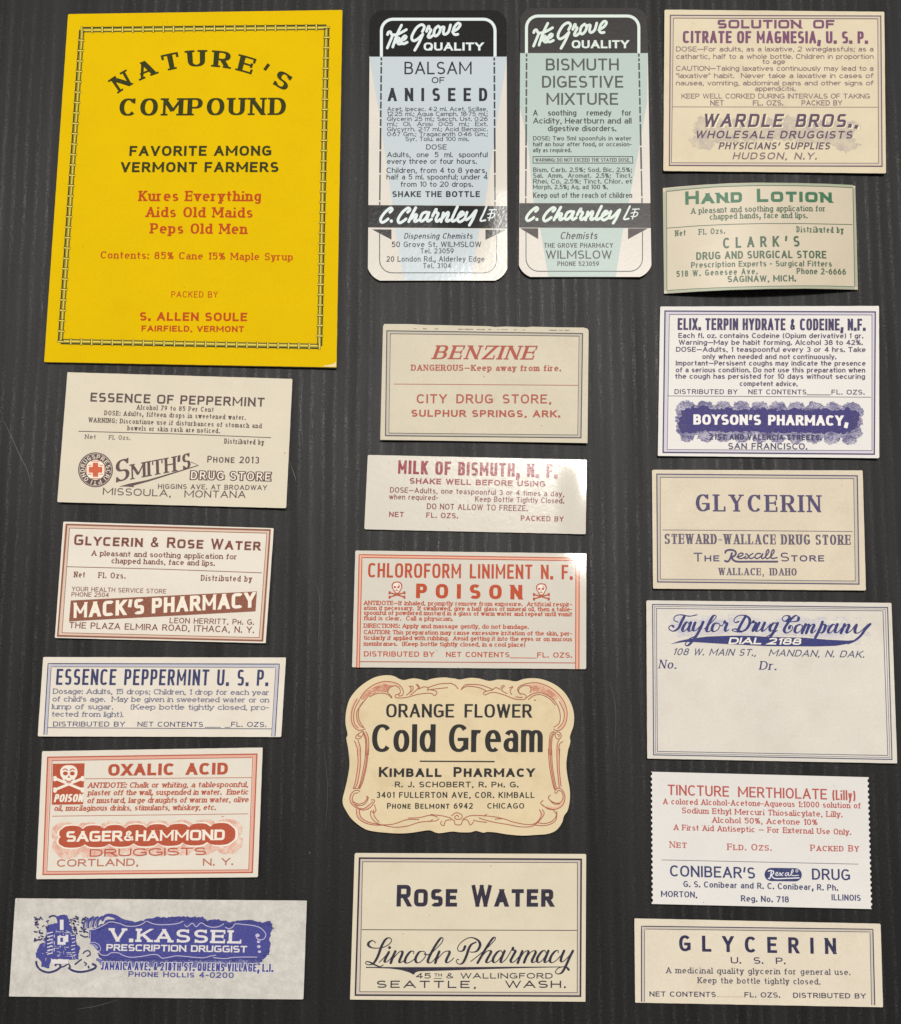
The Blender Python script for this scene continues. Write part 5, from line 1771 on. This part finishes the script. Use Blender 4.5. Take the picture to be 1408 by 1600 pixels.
# ================================================================== 4 citrate of magnesia
def citrate_label():
    L = Label('chemist_label', [(1038.4, 15), (1381.8, 18.4), (1384.4, 270.8), (1036.6, 267)], P_BUFF,
              'buff label with purple capitals above sloping letters on a grey smudge, top right corner',
              lift=gum(.25, .2, 1))
    U = (222, 209, 172)
    pu = ink((126, 72, 112), U, name='purple_ink', wear=.3)
    ft = ink((132, 104, 114), U, name='faded_purple_ink', wear=.4)
    dk = ink((92, 70, 96), U, name='dark_purple_ink', wear=.3)
    tn = ink((206, 190, 172), U, name='grey_tint')
    cl = stipple((150, 138, 152), U, .33, .60, .72, name='grey_smudge', blot=.3)
    pp = ink((232, 220, 190), U, name='paper_tone')
    L.frame('border_tint', tn, [(1050, 26), (1374, 27), (1375.6, 257), (1047.6, 256.2)], 3.6, 1)
    L.frame('border', dk, [(1047.6, 23.8), (1376.3, 25), (1378.4, 259.8), (1046, 258.4)], 1.6, 2)
    L.frame('border', ft, [(1052.4, 28.2), (1371.6, 29.4), (1373, 255), (1049.2, 254.2)], .8, 2)
    L.T('title', 'SOLUTION OF', 1121, 44.2, 1304, 44.4, 13.4, 'octb', pu, tr=.2, spw=.7, wt=1.1)
    L.T('title', 'CITRATE OF MAGNESIA, U. S. P.', 1067, 67, 1356, 67.8, 18.8, 'condb', pu, tr=.11, spw=.45)
    k = dict(wt=.92, tr=.12)
    for t, y, a, b in (('DOSE~For adults, as a laxative, 2 wineglassfuls; as a', 80.2, 1056.4, 1365), ('cathartic, half to a whole bottle. Children in proportion', 91.8, 1056.6, 1365),
                       ('to age', 99.8, 1191.4, 1227), ('CAUTION~Taking laxatives continuously may lead to a', 110.4, 1056.4, 1365),
                       ('"laxative" habit.  Never take a laxative in cases of', 121.8, 1056.4, 1365), ('nausea, vomiting, abdominal pains and other signs of', 133.2, 1056.4, 1365),
                       ('appendicitis.', 142, 1180, 1243.5), ('KEEP WELL CORKED DURING INTERVALS OF TAKING', 153.8, 1065, 1359.4)):
        L.T('directions', t, a, y, b, y, 7.6, 'fine', ft, **k)
    for t, a, b in (('NET', 1110, 1131), ('FL. OZS.', 1176.5, 1224), ('PACKED BY', 1252.6, 1316)):
        L.T('net_line', t, a, 164.6, b, 164.6, 8, 'fine', ft)
    L.line('rule', ft, [(1050, 166.9), (1371.6, 167.5)], .9)
    smudge = [(1085, 192), (1094, 184), (1130, 187), (1200, 185), (1235, 181), (1290, 190), (1338, 188), (1346, 198), (1330, 212), (1338, 222), (1345, 227), (1334, 233), (1322, 240), (1304, 228), (1270, 222),
              (1220, 219), (1160, 221), (1120, 222), (1108, 234), (1085, 228), (1077, 220), (1090, 212), (1083, 200)]
    L.rough_fill('smudge', cl, smudge, 1, 3.6, 2.4, 9, 21)
    L.T('shop_name_shadow', 'WARDLE BROS.,', 1100.0, 200.0, 1343, 200.6, 20.6, 'oct', pp, slant=.2, tr=.24, wt=1.15, lvl=2, spw=.6)
    L.T('shop_name', 'WARDLE BROS.,', 1097.7, 198.2, 1340.6, 198.8, 20.6, 'oct', dk, slant=.2, tr=.24, wt=1.0, lvl=3, spw=.6)
    L.T('shop_kind', 'WHOLESALE DRUGGISTS', 1086, 215.8, 1331, 216.4, 11.8, 'ext', dk, slant=.25, tr=.26, lvl=3, wt=1.15)
    L.T('shop_kind', "PHYSICIANS' SUPPLIES", 1122.6, 233, 1296, 233.2, 10.8, 'fineb', ft, slant=.25, tr=.2, lvl=3)
    L.T('address', 'HUDSON, N.Y.', 1144.7, 248.6, 1276, 249, 10.6, 'ext', ft, slant=.25, tr=.3, lvl=3)
    return L


# ================================================================== 5 hand lotion
def hand_lotion_label():
    top = [(1035.8, 294), (1060, 291.6), (1100, 288.6), (1140, 286.4), (1182, 285.4), (1230, 285.8), (1280, 287.4), (1336.4, 290.4)]
    bot = [(1340.4, 452.6), (1300, 451.4), (1260, 450.8), (1200, 451.4), (1140, 453), (1090, 455.4), (1037.6, 458.8)]
    P = paper_mat('green_edged_cream_paper', rgb(215, 203, 180), mottle=.06, rough=.42, spec=.4, stain=.06, bump=.02)
    L = Label('chemist_label', [(1035.8, 294), (1336.4, 290.4), (1340.4, 452.6), (1037.6, 458.8)], P,
              'arched cream label with green hand lotion print and green edge, casting a dark shadow below',
              smooth_out=densify(top + bot, 7), lift=lambda u, v: .15 + 3.8 * (1 - (2 * u - 1) ** 2) + .3 * v, side=P_EDGEG, step=7)
    U = (215, 203, 180)
    k = dict(rough=.44, spec=.4, bump=.02)
    gn = ink((62, 122, 88), U, name='green_ink', wear=.3, **k)
    dg = ink((78, 108, 84), U, name='dark_green_ink', wear=.35, **k)
    ed = ink((170, 176, 152), U, name='green_edge_tint', wear=.2, **k)
    bow = lambda x: -4.4 * (1 - ((x - 1187) / 150) ** 2)
    band = [(1036.4, 294.4), (1060, 292), (1100, 289), (1140, 286.8), (1182, 285.8), (1230, 286.2), (1280, 287.8), (1336, 290.8), (1339.8, 452.2), (1300, 451), (1260, 450.4), (1200, 451), (1140, 452.6), (1090, 455), (1038, 458.4)]
    inner_t = [(1041.5, 299.2), (1080, 295), (1120, 291.8), (1182, 289.8), (1240, 290), (1290, 291.2), (1332.8, 293.2)]
    inner_b = [(1335.6, 448), (1290, 446.6), (1240, 446.6), (1182, 447.6), (1120, 449.6), (1080, 451.4), (1042.2, 453.8)]
    # coloured margin between the edge and the thin rule
    L.strip('edge_tint', ed, densify([((a[0] + 1038.6) / 2 if i == 0 else a[0], a[1] - 2.1) for i, a in enumerate(inner_t)], 6, False), 4.0, 1)
    L.strip('edge_tint', ed, densify([(a[0], a[1] + 2.0) for a in inner_b], 6, False), 3.8, 1)
    L.strip('edge_tint', ed, densify([(1038.8, 299.6), (1039.9, 453.4)], 6, False), 4.8, 1)
    L.strip('edge_tint', ed, densify([(1334.6, 293.4), (1337.6, 447.8)], 6, False), 3.4, 1)
    L.line('border', dg, inner_t + inner_b, .9, 2, True)
    L.T('title', 'Hand Lotion', 1071, 319.8, 1300, 316.8, 20.6, 'octb', gn, sc=.78, tr=.2, sag=-2.8, spw=.6)
    L.T('directions', 'A pleasant and soothing application for', 1080, 334, 1290, 330.2, 9, 'slab', dg, sag=-1.6, tr=.13)
    L.T('directions', 'chapped hands, face and lips.', 1109, 343.2, 1262, 341, 9, 'slab', dg, sag=-1.2, tr=.13)
    L.line('rule', dg, [(1042, 356.4), (1090, 352.8), (1140, 350.4), (1190, 349.2), (1250, 349.2), (1332, 350.8)], 1.0)
    L.T('net_line', 'Net', 1055, 369, 1071.5, 367.8, 9, 'slab', dg)
    L.T('net_line', 'Fl. Ozs.', 1092, 366.8, 1133, 364.6, 9, 'slab', dg)
    L.T('distributor_line', 'Distributed by', 1245, 362.8, 1318, 364, 9.4, 'slab', dg)
    L.T('shop_name', "CLARK'S", 1130, 388.2, 1249.5, 385.2, 16.6, 'goth', dg, s=.66, sag=-1.0, wt=1.1)
    L.T('shop_name', 'DRUG AND SURGICAL STORE', 1088, 406, 1291.5, 403.8, 11.8, 'bold', dg, sag=-1.4, tr=.15, wt=.85)
    L.T('address', 'Prescription Experts - Surgical Fitters', 1080, 418.6, 1300, 416.6, 9, 'fineb', dg, sag=-1.4)
    L.T('address', '518 W. Genesee Ave.', 1057, 432.8, 1184, 428.2, 9.4, 'fineb', dg, sag=-.6, tr=.25)
    L.T('address', 'Phone 2-6666', 1245, 428, 1322, 429.2, 9.6, 'fineb', dg)
    L.T('address', 'SAGINAW, MICH.', 1137, 440.8, 1244, 439.4, 9.8, 'bold', dg, tr=.15, wt=.85)
    return L


# ================================================================== 6 elixir with violet cloud
def elixir_label():
    L = Label('chemist_label', [(1031.7, 479), (1373.6, 478), (1374, 715.8), (1028, 712.2)], P_WHITE,
              'white label with dark violet ragged cloud behind white capitals, in the right column',
              lift=gum(.25, .2, 1))
    U = (231, 227, 220)
    nv = ink((56, 46, 98), U, name='indigo_ink', wear=.3)
    vi = ink((52, 42, 122), U, name='violet_ink', wear=.22)
    gy = stipple((78, 72, 124), (206, 202, 212), .34, .57, .95, name='violet_stipple', scale=3.4, stretch=(.5, 1))
    tn = ink((204, 200, 212), U, name='lilac_tint')
    ft = ink((78, 70, 104), U, name='faded_indigo_ink', wear=.35)
    pp = ink((238, 234, 230), U, name='paper_tone', wear=.1)
    L.frame('border_tint', tn, [(1042.6, 488.8), (1365.2, 489.8), (1364.4, 706.8), (1039.4, 704.6)], 4.6, 1)
    L.frame('border', nv, [(1039.2, 486), (1367.8, 487.4), (1366.2, 709.6), (1036.2, 706.8)], 2.0, 2)
    L.frame('border', ft, [(1046, 491.2), (1362.6, 492), (1362.6, 704), (1042.6, 702.4)], .8, 2)
    L.T('title', 'ELIX. TERPIN HYDRATE & CODEINE, N.F.', 1058.8, 515.4, 1352.4, 516.4, 18.4, 'cond', nv, tr=.1, wt=1.12, spw=.5)
    for t, y, a, b in (('Each fl. oz. contains Codeine (Opium derivative) 1 gr.', 528, 1060, 1349), ('Warning~May be habit forming. Alcohol 38 to 42%.', 538.6, 1060.5, 1348),
                       ('DOSE~Adults, 1 teaspoonful every 3 or 4 hrs. Take', 549.6, 1056.4, 1352.8), ('only when needed and not continuously.', 560.8, 1097.5, 1306.8),
                       ('Important~Persisent coughs may indicate the presence', 571, 1056, 1352.6), ('of a serious condition. Do not use this preparation when', 581.6, 1056, 1352),
                       ('the cough has persisted for 10 days without securing', 591.6, 1055, 1351.8), ('competent advice.', 603, 1155.8, 1246.4)):
        L.T('directions', t, a, y, b, y + .4, 7.8, 'fineb', ft, tr=.13, wt=1.08)
    L.T('distributor_line', 'DISTRIBUTED BY', 1054, 615.4, 1152.4, 615.8, 7.4, 'extb', nv, wt=.85)
    L.T('net_line', 'NET CONTENTS', 1169.4, 615.8, 1260, 616.2, 7.4, 'extb', nv, wt=.85)
    L.line('net_line', nv, [(1260.4, 616.8), (1298, 617)], 1.0, 2)
    L.T('net_line', 'FL. OZS.', 1299.4, 616.2, 1351, 616.4, 7.4, 'extb', nv, wt=.85)
    L.line('rule', ft, [(1043, 618.6), (1361, 620.6)], .9)
    Z = lambda pts: [(1040 + x / 4.267, 615 + y / 4.267) for x, y in pts]
    outer = scallop(*Z([(80, 85)])[0], *Z([(1300, 95)])[0], 10, 9, -1) + scallop(*Z([(1300, 95)])[0], *Z([(1290, 290)])[0], 3, 5, -1) + \
        scallop(*Z([(1290, 290)])[0], *Z([(85, 268)])[0], 10, 12, -1) + scallop(*Z([(85, 268)])[0], *Z([(80, 85)])[0], 3, 4, -1)
    L.rough_fill('cloud_stipple', gy, outer, 1, 1.8, 2.6, 8, 31)
    core = Z([(110, 110), (150, 95), (260, 84), (330, 105), (420, 98), (520, 108), (640, 96), (760, 110), (860, 98), (960, 112), (1060, 98), (1140, 112), (1215, 95), (1290, 130), (1285, 190), (1262, 240), (1190, 268),
              (1100, 256), (1000, 268), (900, 262), (800, 258), (680, 262), (560, 252), (420, 256), (300, 248), (180, 262), (105, 262), (82, 215), (95, 160)])
    L.rough_fill('cloud', vi, core, 2, 2.0, 3.0, 8, 32)
    rnd = random.Random(8)
    for i in range(90):
        x, y = rnd.choice([(rnd.uniform(110, 1270), rnd.uniform(66, 105)), (rnd.uniform(110, 1270), rnd.uniform(252, 300)), (rnd.uniform(85, 130), rnd.uniform(100, 250)), (rnd.uniform(1240, 1290), rnd.uniform(120, 270))])
        a = rnd.uniform(-.5, .5)
        r = rnd.uniform(6, 18)
        L.strip('cloud_strokes', ft, Z([(x - r * math.cos(a), y - r * math.sin(a)), (x + r * math.cos(a), y + r * math.sin(a))]), rnd.uniform(.4, .8), 3)
    L.T('shop_name', "BOYSON'S PHARMACY,", 1083.4, 663.4, 1325, 665.2, 16, 'heavy', pp, lvl=4, tr=.11, wt=.95, spw=.6)
    L.T('address', '21ST AND VALENCIA STREETS.', 1109, 686.8, 1284, 687.8, 8.4, 'fineb', nv, lvl=4, tr=.2, wt=1.3)
    L.T('address', 'SAN FRANCISCO.', 1138, 701.6, 1261.4, 702.2, 9.6, 'ext', nv, lvl=4, tr=.2)
    return L


# ================================================================== 7 glycerin in serif capitals
def script_mark(L, part, m, m2, a):
    for s in a['thick']:
        L.brush(part, m, [s], a['sc'], a['ox'], a['oy'], a['wt'], a['wt'], a['lvl'], 'brush')
    for s in a['thin']:
        L.brush(part, m, [s], a['sc'], a['ox'], a['oy'], a['wn'], a['wn'], a['lvl'], 'brush')


def glycerin_serif_label():
    L = Label('chemist_label', [(1018.8, 734), (1348, 735), (1353, 922.6), (1020.5, 919.6)], paper_mat('pale_buff_paper', rgb(227, 214, 190), mottle=.08, fibre=.09, stain=.08),
              'buff label with big violet serif capitals for glycerin and a fine violet frame',
              lift=lambda u, v: .15 + .3 * (2 * u - 1) ** 2 + .7 * v * v)
    U = (222, 209, 172)
    vi = ink((76, 64, 112), U, name='violet_ink', wear=.3)
    ft = ink((96, 86, 112), U, name='faded_violet_ink', wear=.35)
    tn = ink((196, 186, 168), U, name='grey_tint')
    L.frame('border_tint', tn, [(1029, 743.2), (1336.8, 745.4), (1339.4, 910.2), (1029.8, 907)], 3.4, 1)
    L.frame('border', vi, [(1026.4, 740.8), (1339.6, 743.4), (1342.3, 912.6), (1027.6, 909.2)], 1.7, 2)
    L.frame('border', ft, [(1031.8, 745.8), (1334, 747.8), (1336.6, 907.8), (1032, 904.8)], .8, 2)
    L.T('title', 'GLYCERIN', 1087.5, 798.8, 1283, 800.4, 26.6, 'serif', vi, tr=.27, wt=1.05)
    L.line('rule', ft, [(1035.5, 828), (1332.4, 830.4)], 1.0)
    L.T('shop_name', 'STEWARD-WALLACE DRUG STORE', 1038.4, 849.6, 1329.4, 851.2, 15.6, 'serif', ft, tr=.17, wt=1.0)
    L.T('shop_line', 'The', 1084, 877.4, 1124, 877, 13.8, 'ext', vi, sc=.68, wt=.9, tr=.24)
    L.T('shop_line', 'Store', 1219.8, 877.2, 1288, 877.2, 13.8, 'ext', vi, sc=.7, wt=.9, tr=.24)
    script_mark(L, 'script_mark', vi, None, dict(sc=6.4, ox=1080, oy=855, wt=2.9, wn=2.0, lvl=2,
        thick=[[(342, 55), (350, 36), (390, 26), (435, 36), (448, 62), (430, 88), (400, 96)], [(408, 58), (392, 110), (368, 142), (338, 136)],
               [(402, 96), (425, 130), (470, 144), (600, 144), (862, 144)]],
        thin=[[(458, 98), (505, 85), (520, 66), (498, 58), (470, 80), (475, 108), (510, 112), (548, 90)], [(545, 68), (562, 70), (582, 105), (605, 112), (628, 100)], [(618, 62), (590, 80), (560, 110), (536, 110)],
              [(695, 64), (660, 64), (638, 92), (655, 114), (690, 98), (716, 66)], [(718, 66), (704, 102), (716, 114), (742, 98)], [(738, 102), (775, 50), (772, 24), (754, 44), (746, 96), (760, 114), (792, 98)],
              [(790, 102), (828, 50), (824, 24), (806, 44), (798, 96), (812, 112), (860, 104)]]))
    L.T('address', 'WALLACE, IDAHO', 1123, 898.4, 1245, 899.2, 11.2, 'serif', ft, tr=.18, wt=1.05, spw=.6)
    return L


# ================================================================== 8 blank prescription label with blue script
def script_header_label():
    L = Label('chemist_label', [(1010, 938), (1393, 942), (1402, 1192.8), (1011.4, 1185.2)], paper_mat('blank_white_paper', rgb(229, 222, 211), mottle=.08, fibre=.07, stain=.08),
              'largest white label, mostly blank below a blue script heading with a long blue swash',
              lift=gum(.3, .15, 1))
    U = (231, 225, 210)
    bl = ink((40, 48, 122), U, name='blue_ink', wear=.22)
    ft = ink((74, 78, 118), U, name='faded_blue_ink', wear=.35)
    tn = stipple((168, 166, 192), U, .36, .60, .75, name='lilac_smudge', stretch=(.35, 1))
    pp = ink((240, 234, 222), U, name='paper_tone', wear=.1)
    L.frame('border', ft, [(1019.8, 944.4), (1387, 949.2), (1393.8, 1186.6), (1021.4, 1179.4)], 1.5, 2)
    L.frame('border', ft, [(1023, 947.4), (1383.4, 951.8), (1390.6, 1183.6), (1024.4, 1176.8)], .6, 2)
    L.frame('border', ft, [(1025.8, 950.6), (1379.8, 954.4), (1387.4, 1180.4), (1027.2, 1174)], .9, 2)
    A = lambda pts: [(1036 + x / 8, 945 + y / 8) for x, y in pts]
    B = lambda pts: [(1200 + x / 8, 945 + y / 8) for x, y in pts]
    for k, p in enumerate((A([(120, 180), (180, 110), (300, 150), (420, 150), (520, 130), (700, 120), (760, 170), (840, 180), (860, 340), (640, 372), (440, 380), (180, 400), (170, 330), (90, 260)]),
                           A([(810, 115), (900, 120), (1100, 130), (1240, 190), (1360, 190), (1400, 380), (900, 375), (840, 300)]),
                           B([(100, 150), (240, 130), (500, 150), (520, 190), (600, 180), (640, 145), (720, 150), (760, 200), (840, 190), (850, 150), (960, 150), (1010, 190), (1020, 300), (1070, 420), (760, 415), (420, 385), (80, 380), (100, 250)]),
                           B([(1090, 420), (1160, 420), (1150, 490), (1080, 500)]), B([(1090, 155), (1180, 155), (1180, 166), (1090, 166)]), B([(1210, 350), (1290, 345), (1300, 385), (1210, 385)]))):
        L.rough_fill('smudge#%d' % k, tn, p, 1, 1.4, 3, 8, 40 + k)
    ta = [[(190, 215), (140, 195), (150, 145), (220, 125), (330, 142), (425, 124)], [(265, 150), (230, 215), (195, 290), (135, 328), (85, 312), (75, 275), (110, 258), (130, 272)],
          [(325, 235), (300, 215), (265, 255), (242, 310), (262, 332), (305, 295), (345, 228)], [(348, 222), (326, 285), (322, 322), (348, 325), (395, 270)],
          [(402, 225), (378, 290), (385, 325), (430, 305), (500, 220)], [(502, 216), (455, 320), (400, 410), (330, 495), (290, 510), (282, 482), (330, 425), (400, 395)],
          [(520, 300), (600, 225), (660, 160), (658, 135), (625, 142), (570, 240), (545, 315), (568, 336), (622, 308)],
          [(672, 228), (635, 245), (612, 305), (638, 335), (690, 305), (712, 248), (672, 228)], [(712, 262), (745, 258), (768, 202), (775, 225), (802, 232), (778, 295), (785, 330), (822, 312)],
          [(945, 210), (905, 222), (888, 190), (925, 145), (1000, 130), (1070, 160), (1085, 225), (1040, 305), (960, 340), (885, 328), (866, 312), (905, 302), (985, 338)], [(1035, 140), (985, 225), (935, 325)],
          [(1092, 245), (1135, 200), (1128, 222), (1165, 230), (1125, 315), (1132, 330), (1165, 300)], [(1205, 225), (1165, 305), (1178, 332), (1235, 290), (1270, 228)], [(1272, 225), (1238, 305), (1250, 330), (1300, 290), (1345, 240)]]
    L.brush('shop_script', bl, ta, 8, 1036, 945, 1.5, 4.8, 2, 'pen')
    tb = [[(108, 235), (72, 228), (28, 280), (30, 325), (70, 312), (118, 235)], [(122, 230), (70, 340), (10, 425), (-40, 450), (-45, 425), (10, 385), (120, 320)],
          [(255, 190), (205, 205), (178, 175), (205, 140), (255, 138), (268, 165), (235, 205)], [(380, 150), (345, 135), (280, 190), (215, 280), (205, 330), (240, 352), (295, 318), (308, 272), (282, 262), (265, 292)],
          [(385, 165), (370, 200), (300, 212), (250, 205)], [(398, 246), (355, 268), (335, 325), (362, 352), (412, 318), (430, 262), (398, 246)], [(425, 270), (470, 262)],
          [(472, 245), (448, 300), (425, 352)], [(440, 318), (490, 252), (514, 256), (478, 352)], [(494, 318), (548, 250), (578, 256), (545, 330), (556, 352), (600, 318)],
          [(682, 215), (645, 310), (592, 412)], [(640, 325), (690, 250), (718, 262), (700, 325), (665, 352), (645, 340)], [(718, 270), (760, 262)],
          [(845, 262), (815, 245), (770, 290), (752, 335), (775, 352), (825, 310), (865, 248)], [(868, 244), (842, 310), (845, 345), (878, 340), (925, 285)],
          [(958, 245), (935, 300), (912, 352)], [(925, 325), (985, 252), (1015, 256), (985, 330), (995, 352), (1050, 315)],
          [(1050, 315), (1080, 270), (1108, 245), (1088, 310), (1096, 350), (1140, 346), (1205, 290), (1255, 242)], [(1280, 240), (1215, 310), (1160, 385), (1080, 450), (1000, 485)]]
    L.brush('shop_script', bl, tb, 8, 1200, 945, 1.5, 4.8, 2, 'pen')
    sw = A([(95, 490), (210, 450), (330, 425), (560, 396), (850, 386), (1100, 388)]) + B([(0, 401), (450, 411), (750, 436), (1000, 448), (1080, 440), (1110, 430), (1060, 462), (980, 490), (850, 512), (600, 520), (0, 516)]) + \
        A([(1100, 506), (830, 492), (560, 476), (380, 464), (250, 466)])
    L.fill('swash', bl, sw, 2, 8, 7)
    L.T('phone_line', 'DIAL 2188', 1138, 1006.2, 1251, 1007.6, 10.4, 'heavy', pp, slant=.3, lvl=4, tr=.14, wt=.92)
    L.T('address', '108 W. MAIN ST.,', 1051, 1023.4, 1181, 1024.8, 10.6, 'goth', ft, slant=.36, tr=.2, wt=.85)
    L.T('address', 'MANDAN, N. DAK.', 1201, 1025, 1350, 1027.6, 10.6, 'goth', ft, slant=.36, tr=.2, wt=.85)
    L.T('number_line', 'No.', 1029, 1044.2, 1056.6, 1044.8, 13.4, 'serifl', bl, slant=.2, wt=1.1)
    L.T('doctor_line', 'Dr.', 1186.6, 1046.2, 1213, 1046.8, 13.4, 'serifl', bl, slant=.2, wt=1.1)
    return L


# ================================================================== 9 perforated label in red and blue
def perforated_label():
    tl, tr, br, bl_ = (1017, 1205.8), (1357.4, 1214.4), (1363, 1420.4), (1018.4, 1412.4)

    def perf(a, b, n, d):
        out = []
        for i in range(n):
            for t, o in ((0, 0), (.28, 0), (.42, d * .8), (.64, d), (.86, d * .8)):
                s = (i + t) / n
                out.append((a[0] + (b[0] - a[0]) * s + o, a[1] + (b[1] - a[1]) * s))
        return out
    out = densify([tl, tr], 7, False)[:-1] + perf(tr, br, 24, -2.2) + densify([br, bl_], 7, False)[:-1] + perf(bl_, tl, 24, 2.2)
    L = Label('chemist_label', [tl, tr, br, bl_], P_WHITE, 'white label with perforated sides, red print above and blue print below a thin rule',
              smooth_out=out, lift=gum(.15, .35, 1), step=8)
    U = (231, 227, 220)
    rd = ink((204, 90, 82), U, name='red_ink', wear=.3)
    bl = ink((50, 60, 116), U, name='blue_ink', wear=.25)
    gy = ink((110, 110, 124), U, name='grey_ink')
    pp = ink((236, 234, 240), U, name='paper_tone', wear=.1)
    L.T('title', 'TINCTURE MERTHIOLATE', 1043.6, 1242.2, 1292.4, 1249.2, 16.4, 'goth', rd, tr=.13, wt=.88, spw=.7)
    L.T('title', '(Lilly)', 1301, 1249.6, 1336.8, 1250.8, 15.6, 'cond', rd, tr=.1, wt=.95)
    for t, y0, y1, a, b in (('A colored Alcohol-Acetone-Aqueous 1:1000 solution of', 1256.4, 1263.2, 1036.4, 1345), ('Sodium Ethyl Mercuri Thiosalicylate, Lilly.', 1270.6, 1276.8, 1065.6, 1316.4),
                            ('Alcohol 50%, Acetone 10%', 1285.4, 1289.2, 1112.8, 1277.6), ('A First Aid Antiseptic ~ For External Use Only.', 1297, 1304.4, 1053, 1330)):
        L.T('directions', t, a, y0, b, y1, 9, 'slab', rd, tr=.16)
    L.T('net_line', 'Net', 1046.4, 1324.4, 1073, 1325, 10, 'slabb', rd, sc=.84, wt=.8)
    L.T('net_line', 'Fld. Ozs.', 1136.8, 1328, 1205.8, 1329.2, 10, 'slabb', rd, sc=.84, wt=.8)
    L.T('packer_line', 'Packed By', 1266.7, 1329.6, 1342.2, 1330.6, 10, 'slabb', rd, sc=.84, wt=.8)
    L.line('rule', gy, [(1034, 1343.6), (1341.4, 1350.2)], .9)
    L.T('shop_name', "CONIBEAR'S", 1047, 1369.2, 1180, 1372.8, 17.4, 'goth', bl, tr=.14, wt=.95)
    L.T('shop_name', 'DRUG', 1269, 1374.4, 1328.6, 1375.6, 17.4, 'goth', bl, tr=.14, wt=.95)
    cx0, cx1, cy, r = 1205, 1242.6, 1366.6, 10.4
    pill = [(cx0 + r * math.cos(a), cy - .3 + r * math.sin(a)) for a in [math.pi / 2 + math.pi * i / 9 for i in range(10)]] + \
        [(cx1 + r * math.cos(a), cy + .3 + r * math.sin(a)) for a in [-math.pi / 2 + math.pi * i / 9 for i in range(10)]]
    L.fill('badge', bl, pill, 1, 7, 6)
    script_mark(L, 'badge>badge_script', pp, None, dict(sc=14.08, ox=1180, oy=1340, wt=1.7, wn=1.15, lvl=3,
        thick=[[(290, 302), (330, 285), (400, 300), (402, 345), (355, 385)], [(355, 310), (342, 400), (318, 460), (295, 455)], [(362, 388), (395, 440), (470, 462), (700, 456), (968, 446)]],
        thin=[[(440, 378), (495, 352), (490, 322), (455, 345), (460, 392), (505, 392), (545, 352)], [(540, 330), (560, 345), (585, 388), (610, 396)], [(622, 330), (580, 365), (545, 398)],
              [(715, 330), (672, 345), (662, 388), (690, 398), (735, 340)], [(738, 332), (732, 388), (765, 396)], [(770, 392), (835, 300), (825, 266), (800, 300), (800, 380), (850, 396), (955, 388)]]))
    L.line('badge>badge_script', pp, [(1180 + (918 + 24 * math.cos(i)) / 14.08, 1340 + (292 + 28 * math.sin(i)) / 14.08) for i in [2 * math.pi * k / 12 for k in range(12)]], .9, 3, True)
    L.T('proprietor_line', 'G. S. Conibear and R. C. Conibear, R. Ph.', 1068, 1385.8, 1309.6, 1391.6, 9.4, 'fineb', bl)
    L.T('address', 'MORTON,', 1033, 1401.2, 1089.6, 1402.6, 9.4, 'fineb', bl)
    L.T('registration', 'Reg. No. 718', 1158, 1408.4, 1232.8, 1410.2, 9.6, 'fineb', bl)
    L.T('state_name', 'ILLINOIS', 1299.6, 1406.6, 1345, 1407.6, 9.4, 'fineb', bl)
    return L


# ================================================================== 10 glycerin in wide sans capitals
def glycerin_strip():
    L = Label('chemist_label', [(991.4, 1435), (1376, 1443.4), (1379.8, 1573.8), (992.6, 1566.6)], paper_mat('light_ivory_paper', rgb(238, 226, 205), mottle=.07, fibre=.08, stain=.07),
              'low cream label with wide-spaced navy capitals for glycerin, bottom right corner',
              lift=gum(.3, .15, 1))
    U = (228, 217, 192)
    nv = ink((44, 42, 84), U, name='navy_ink', wear=.25)
    ft = ink((84, 80, 100), U, name='faded_navy_ink', wear=.35)
    tn = ink((204, 194, 180), U, name='grey_tint')
    L.line('border_tint', tn, [(1004.8, 1565.6), (1004.8, 1449.4), (1361.6, 1454.2), (1364.4, 1570.6)], 3.2, 1)
    L.line('border', nv, [(1002.4, 1565.4), (1002.4, 1447.2), (1364, 1452), (1367, 1570.6)], 1.5, 2)
    L.line('border', nv, [(1007.2, 1565.4), (1007.2, 1451.6), (1359.4, 1456.2), (1362, 1570.4)], .8, 2)
    L.T('title', 'GLYCERIN', 1061.4, 1486.2, 1306.8, 1490.8, 25, 'bold', nv, s=.74, wt=.86)
    L.T('grade', 'U. S. P.', 1142, 1505.2, 1227.6, 1506.4, 10, 'extb', nv, spw=1.0, wt=.9)
    L.T('directions', 'A medicinal quality glycerin for general use.', 1041, 1520.6, 1329, 1523.6, 9.4, 'slab', ft, tr=.2, wt=.95)
    L.T('directions', 'Keep the bottle tightly closed.', 1090.4, 1536.2, 1282, 1538.4, 9.4, 'slab', ft, tr=.2, wt=.95)
    L.T('net_line', 'NET CONTENTS', 1015, 1557, 1118.6, 1557.8, 8, 'ext', nv, wt=1.1)
    for i in range(15):
        L.blob('net_line', nv, 1121.5 + i * 2.75, 1557.4 + i * .02, .55, None, 2, 6)
    L.T('net_line', 'FL. OZS.', 1163.4, 1558.2, 1219, 1558.8, 8, 'ext', nv, wt=1.1)
    L.T('distributor_line', 'DISTRIBUTED BY', 1239.5, 1559, 1353, 1560.2, 8, 'ext', nv, wt=1.1)
    return L


for fn in (citrate_label, hand_lotion_label, elixir_label, glycerin_serif_label, script_header_label, perforated_label, glycerin_strip):
    fn().build()
